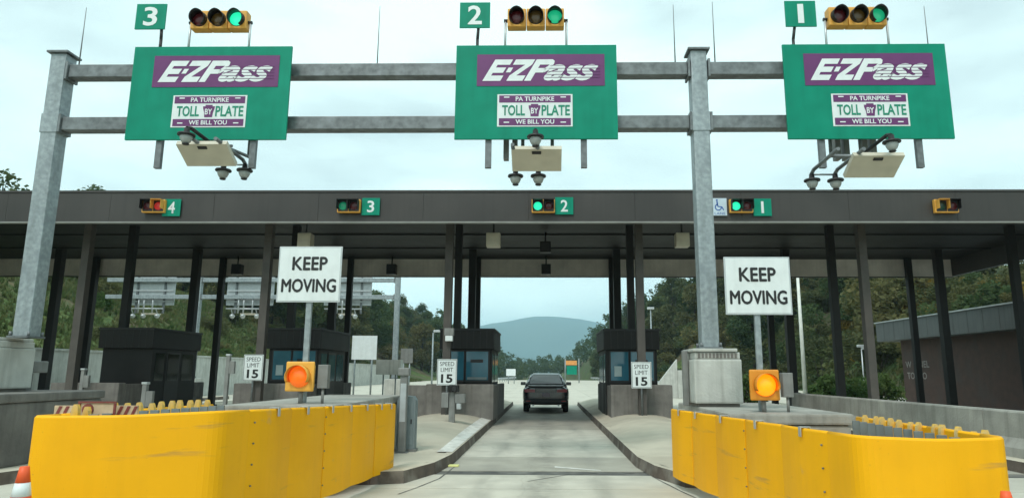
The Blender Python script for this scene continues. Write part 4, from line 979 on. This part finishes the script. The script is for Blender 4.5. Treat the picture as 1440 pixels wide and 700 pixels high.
BARK = M('bark', (.06, .05, .04), .9, 0, .3, 6, .4)
rnd = random.Random(11)
def leaf_quads(mesh_v, mesh_f, c, size, R=rnd):
    a = Vector((R.gauss(0, 1), R.gauss(0, 1), R.gauss(0, .6))).normalized(); b_ = a.orthogonal().normalized()
    b_ = (Matrix.Rotation(R.uniform(0, 6.28), 3, a) @ b_)
    k = len(mesh_v); s = size*R.uniform(.6, 1.3)
    mesh_v += [c-a*s, c+b_*s*.55, c+a*s, c-b_*s*.55]; mesh_f.append((k, k+1, k+2, k+3))
def tree_proto(H, W, nl, leaf, sz, seed, tall=.3):
    R = random.Random(seed); v, f = [], []
    clumps = []
    for i in range(26):
        th = R.uniform(0, 6.28); u = R.random(); zz = tall*H+(1-tall)*H*u*.94
        prof = math.sin(math.pi*min(1, .16+.84*u))**.7
        rr = W*prof*math.sqrt(R.random())*.85
        clumps.append((Vector((rr*math.cos(th), rr*math.sin(th), zz)), W*R.uniform(.24, .46)))
    clumps.append((Vector((0, 0, H*.93)), W*.3))
    for i in range(nl):
        c, r = R.choice(clumps)
        d = Vector((R.gauss(0, 1), R.gauss(0, 1), R.gauss(0, .85))).normalized()*r*(R.random()**.35)
        leaf_quads(v, f, c+d, sz, R)
    me = bpy.data.meshes.new('crown'); me.from_pydata(v, [], f); me.materials.append(leaf)
    mb = MB(); mb.cyl((0, 0, -.6), (.1, 0, H*.45), W*.075, W*.045, 8); mb.cyl((.1, 0, H*.45), (0, .1, H*.86), W*.045, W*.012, 6)
    for k in range(9):
        c, r = R.choice(clumps[:26]); z0 = min(c.z*.8, H*(.3+.05*k)); mb.cyl((.06, .02, z0), c, W*.025, W*.008, 5, cap=False)
    bmesh.ops.recalc_face_normals(mb.bm, faces=mb.bm.faces[:]); tm = bpy.data.meshes.new('trunk'); mb.bm.to_mesh(tm); mb.bm.free(); tm.materials.append(BARK)
    return me, tm
PRO = [tree_proto(11, 3.4, 6000, LEAF, .23, 1), tree_proto(12.5, 3.0, 5600, LEAF, .22, 2), tree_proto(9.5, 3.6, 5600, LEAFO, .22, 3, .22), tree_proto(13, 3.8, 7000, LEAF, .24, 4), tree_proto(8, 3.2, 5000, LEAFO, .21, 5, .15)]
SPARSE = [tree_proto(10, 2.9, 520, LEAF, .3, 6, .3), tree_proto(9, 2.4, 420, LEAF, .28, 8, .35)]
def plant_tree(name, pro, x, y, s, label, group, cat='tree'):
    t_ = thing(name, label, cat, (x, y, hgt(x, y)-.1), rnd.uniform(0, 6.28), group); t_.scale = (s*rnd.uniform(.9, 1.15), s*rnd.uniform(.9, 1.15), s)
    for nm, me_ in (('crown', pro[0]), ('trunk', pro[1])):
        o = bpy.data.objects.new(nm, me_); COL.objects.link(o); o.parent = t_
    return t_
LT = 'leafy tree in the wood along the left hillside beyond the retaining wall'
RTL = 'leafy tree in the dense wood on the right hillside beyond the canopy'
def scatter(n_, fx, fy, mind, ok=lambda x, y: True):
    pts = []; tries = 0
    while len(pts) < n_ and tries < n_*60:
        tries += 1; x, y = rnd.uniform(*fx), rnd.uniform(*fy)
        if ok(x, y) and all((x-a)**2+(y-b_)**2 > mind**2 for a, b_ in pts): pts.append((x, y))
    return pts
KIND = ['broad dark green tree', 'tall narrow dark green tree', 'olive brown spreading tree', 'tall broad green tree', 'low olive brown tree']
for x, y in scatter(150, (-78, -29), (92, 275), 3.7):
    k = rnd.randrange(5)
    plant_tree('hillside_tree', PRO[k], x, y, rnd.uniform(.85, 1.25), KIND[k]+' in the wood on the left hillside past the rear gantry', KIND[k]+'s on the left hillside')
def right_ok(x, y): return (y > 74 or x > 40) and x > 30-.13*(y-48) and x > 17.5 and (y > 95 or x < 62)
for x, y in scatter(190, (17, 80), (50, 275), 3.7, right_ok):
    k = rnd.randrange(5)
    plant_tree('hillside_tree', PRO[k], x, y, rnd.uniform(.6, .85) if y < 110 else rnd.uniform(.8, 1.15), KIND[k]+' in the dense wood on the right hillside past the canopy', KIND[k]+'s on the right hillside')
for x, y, s in ((-47, 56, .8), (-43.5, 58, .62), (-50.5, 55, .75), (-46.5, 63, .72)):
    plant_tree('ridge_tree', rnd.choice(SPARSE), x, y, s, 'thin crowned tree on the ridge seen above the canopy roof beside the end post', 'ridge trees above the canopy')
plant_tree('ridge_tree', SPARSE[1], 33.5, 74, .55, 'small sparse tree top peeping over the canopy roof under the lane 1 sign', None)
# far woods as one mass each
def woods(name, label, pts, nl, sz, mat):
    v, f = [], []; R = random.Random(5)
    for x, y in pts:
        z0 = hgt(x, y); H = R.uniform(10.5, 17); W = R.uniform(3.0, 4.8)
        cl = [(Vector((R.gauss(0, W*.45), R.gauss(0, W*.45), H*R.uniform(.25, .92))), W*R.uniform(.3, .55)) for _ in range(9)]
        for _ in range(nl):
            c, r = R.choice(cl); d = Vector((R.gauss(0, 1), R.gauss(0, 1), R.gauss(0, .8))).normalized()*r*R.random()**.4
            leaf_quads(v, f, Vector((x, y, z0))+c+d, sz, R)
    me = bpy.data.meshes.new(name); me.from_pydata(v, [], f); me.materials.append(mat)
    o = bpy.data.objects.new(name, me); COL.objects.link(o); tag(o, label, 'trees'); o['kind'] = 'stuff'
woods('far_woods', 'far dark wood closing the valley ahead of the road and running along the left ridge', scatter(430, (-190, 62), (275, 560), 5.0, lambda x, y: x < -24 or (y > 430 and x < 28) or (y > 330 and x < -14)), 190, .75, LEAF)
woods('far_right_woods', 'far wood running along the right hillside ridge', scatter(300, (18, 150), (272, 620), 5.2, lambda x, y: x > 22+(.0 if y < 430 else 12)), 190, .75, LEAF)
# bushes
def bush_proto(r, nl, leaf, sz, seed):
    R = random.Random(seed); v, f = [], []
    cl = [(Vector((R.gauss(0, r*.5), R.gauss(0, r*.5), r*R.uniform(.25, .9))), r*R.uniform(.3, .55)) for _ in range(9)]
    for _ in range(nl):
        c, q = R.choice(cl); d = Vector((R.gauss(0, 1), R.gauss(0, 1), R.gauss(0, 1))).normalized()*q*R.random()**.4
        p_ = c+d; p_.z = abs(p_.z); leaf_quads(v, f, p_, sz, R)
    me = bpy.data.meshes.new('foliage'); me.from_pydata(v, [], f); me.materials.append(leaf)
    mb = MB()
    for k in range(6): a = R.uniform(0, 6.28); mb.cyl((0, 0, -.3), (r*.5*math.cos(a), r*.5*math.sin(a), r*.8), .03, .01, 5, cap=False)
    st = bpy.data.meshes.new('stem'); mb.bm.to_mesh(st); mb.bm.free(); st.materials.append(BARK)
    return me, st
BG = [bush_proto(1.1, 1900, BUSHG, .10, 21), bush_proto(1.4, 2200, LEAFO, .11, 22)]
BO = [bush_proto(1.3, 2000, GOLD, .11, 23), bush_proto(1.6, 2200, LEAFO, .12, 24), bush_proto(1.2, 2000, GOLD, .11, 25)]
BIGD = bush_proto(1.3, 2200, LEAF, .11, 31)
def plant_bush(name, pro, x, y, s, label, group=None):
    t_ = thing(name, label, 'bush', (x, y, hgt(x, y)-.05), rnd.uniform(0, 6.28), group); t_.scale = (s, s, s*rnd.uniform(.8, 1.15))
    for nm, me_ in (('foliage', pro[0]), ('stem', pro[1])):
        o = bpy.data.objects.new(nm, me_); COL.objects.link(o); o.parent = t_
for x, y in scatter(80, (28, 39), (33, 72), 1.25):
    plant_bush('golden_bush', rnd.choice((BO[0], BO[2], BO[0], BO[2], BO[1])), x, y, rnd.uniform(.7, 1.25), 'golden yellow bush on the bank above the brick building roof', 'golden bushes on the right bank')
for px, py, Y in ((1150, 552, 36), (1165, 552, 34), (1185, 555, 33), (1205, 550, 35), (1222, 545, 37), (1235, 556, 36), (1062, 552, 40), (1050, 552, 38)):
    p_ = atY(px, py, Y); plant_bush('green_bush', BG[0], p_.x, Y, rnd.uniform(.8, 1.15), 'bright green bush at the foot of the right bank beyond the barrier wall', 'green bushes at the foot of the right bank')
for x, y in scatter(60, (-48, -24.5), (24, 120), 1.9):
    plant_bush('hill_bush', rnd.choice(BG+[BG[1]]), x, y, rnd.uniform(.35, 1.0), 'low scrubby bush on the grassy left hillside above the retaining wall', 'bushes on the left hillside')
for x, y in scatter(85, (14.5, 36), (46, 130), 1.8, lambda x, y: x > 25.5-11*sm(60, 130, y)+.3):
    k = rnd.randrange(2)
    plant_bush('edge_shrub', (BG[1], BIGD)[k], x, y, rnd.uniform(1.2, 2.3), ('olive', 'dark green')[k]+' shrub along the foot of the right hillside wood', ('olive', 'dark green')[k]+' shrubs below the right hillside wood')
# grass tufts
v, f = [], []
R = random.Random(9)
def tuft(x, y, h_):
    z0 = hgt(x, y)-.02
    for _ in range(4):
        a = R.uniform(0, 6.28); dx, dy = math.cos(a)*.12, math.sin(a)*.12; lx, ly = R.gauss(0, .15), R.gauss(0, .15); k = len(v)
        v.extend([(x-dx, y-dy, z0), (x+dx, y+dy, z0), (x+lx, y+ly, z0+h_*R.uniform(.6, 1.2))]); f.append((k, k+1, k+2))
for _ in range(16000):
    x, y = R.uniform(-50, -22.9), R.uniform(20, 130); tuft(x, y, .45)
for _ in range(7000):
    x, y = R.uniform(25, 48), R.uniform(28, 75); tuft(x, y, .5)
me = bpy.data.meshes.new('grass'); me.from_pydata(v, [], f); me.materials.append(leafmat('grass_blades', (.06, .10, .035), (.10, .14, .05), (.18, .16, .075)))
o = bpy.data.objects.new('grass', me); COL.objects.link(o); tag(o, 'rough green and brown grass on the hillsides', 'grass'); o['kind'] = 'stuff'

# ================================================================== haze
HZ = bpy.data.materials.new('haze_air'); HZ.use_nodes = True; t = HZ.node_tree; t.nodes.clear()
oo = t.nodes.new('ShaderNodeOutputMaterial'); pv = t.nodes.new('ShaderNodeVolumePrincipled'); pv.inputs['Color'].default_value = (.58, .85, 1.0, 1); pv.inputs['Density'].default_value = .00019; pv.inputs['Anisotropy'].default_value = 0
t.links.new(pv.outputs[0], oo.inputs['Volume'])
hz = MB().box(-9300, 9300, -300, 12300, -60, 480).build('haze', HZ); hz['kind'] = 'stuff'; hz['label'] = 'pale blue haze in the air over the whole valley'; hz['category'] = 'haze'
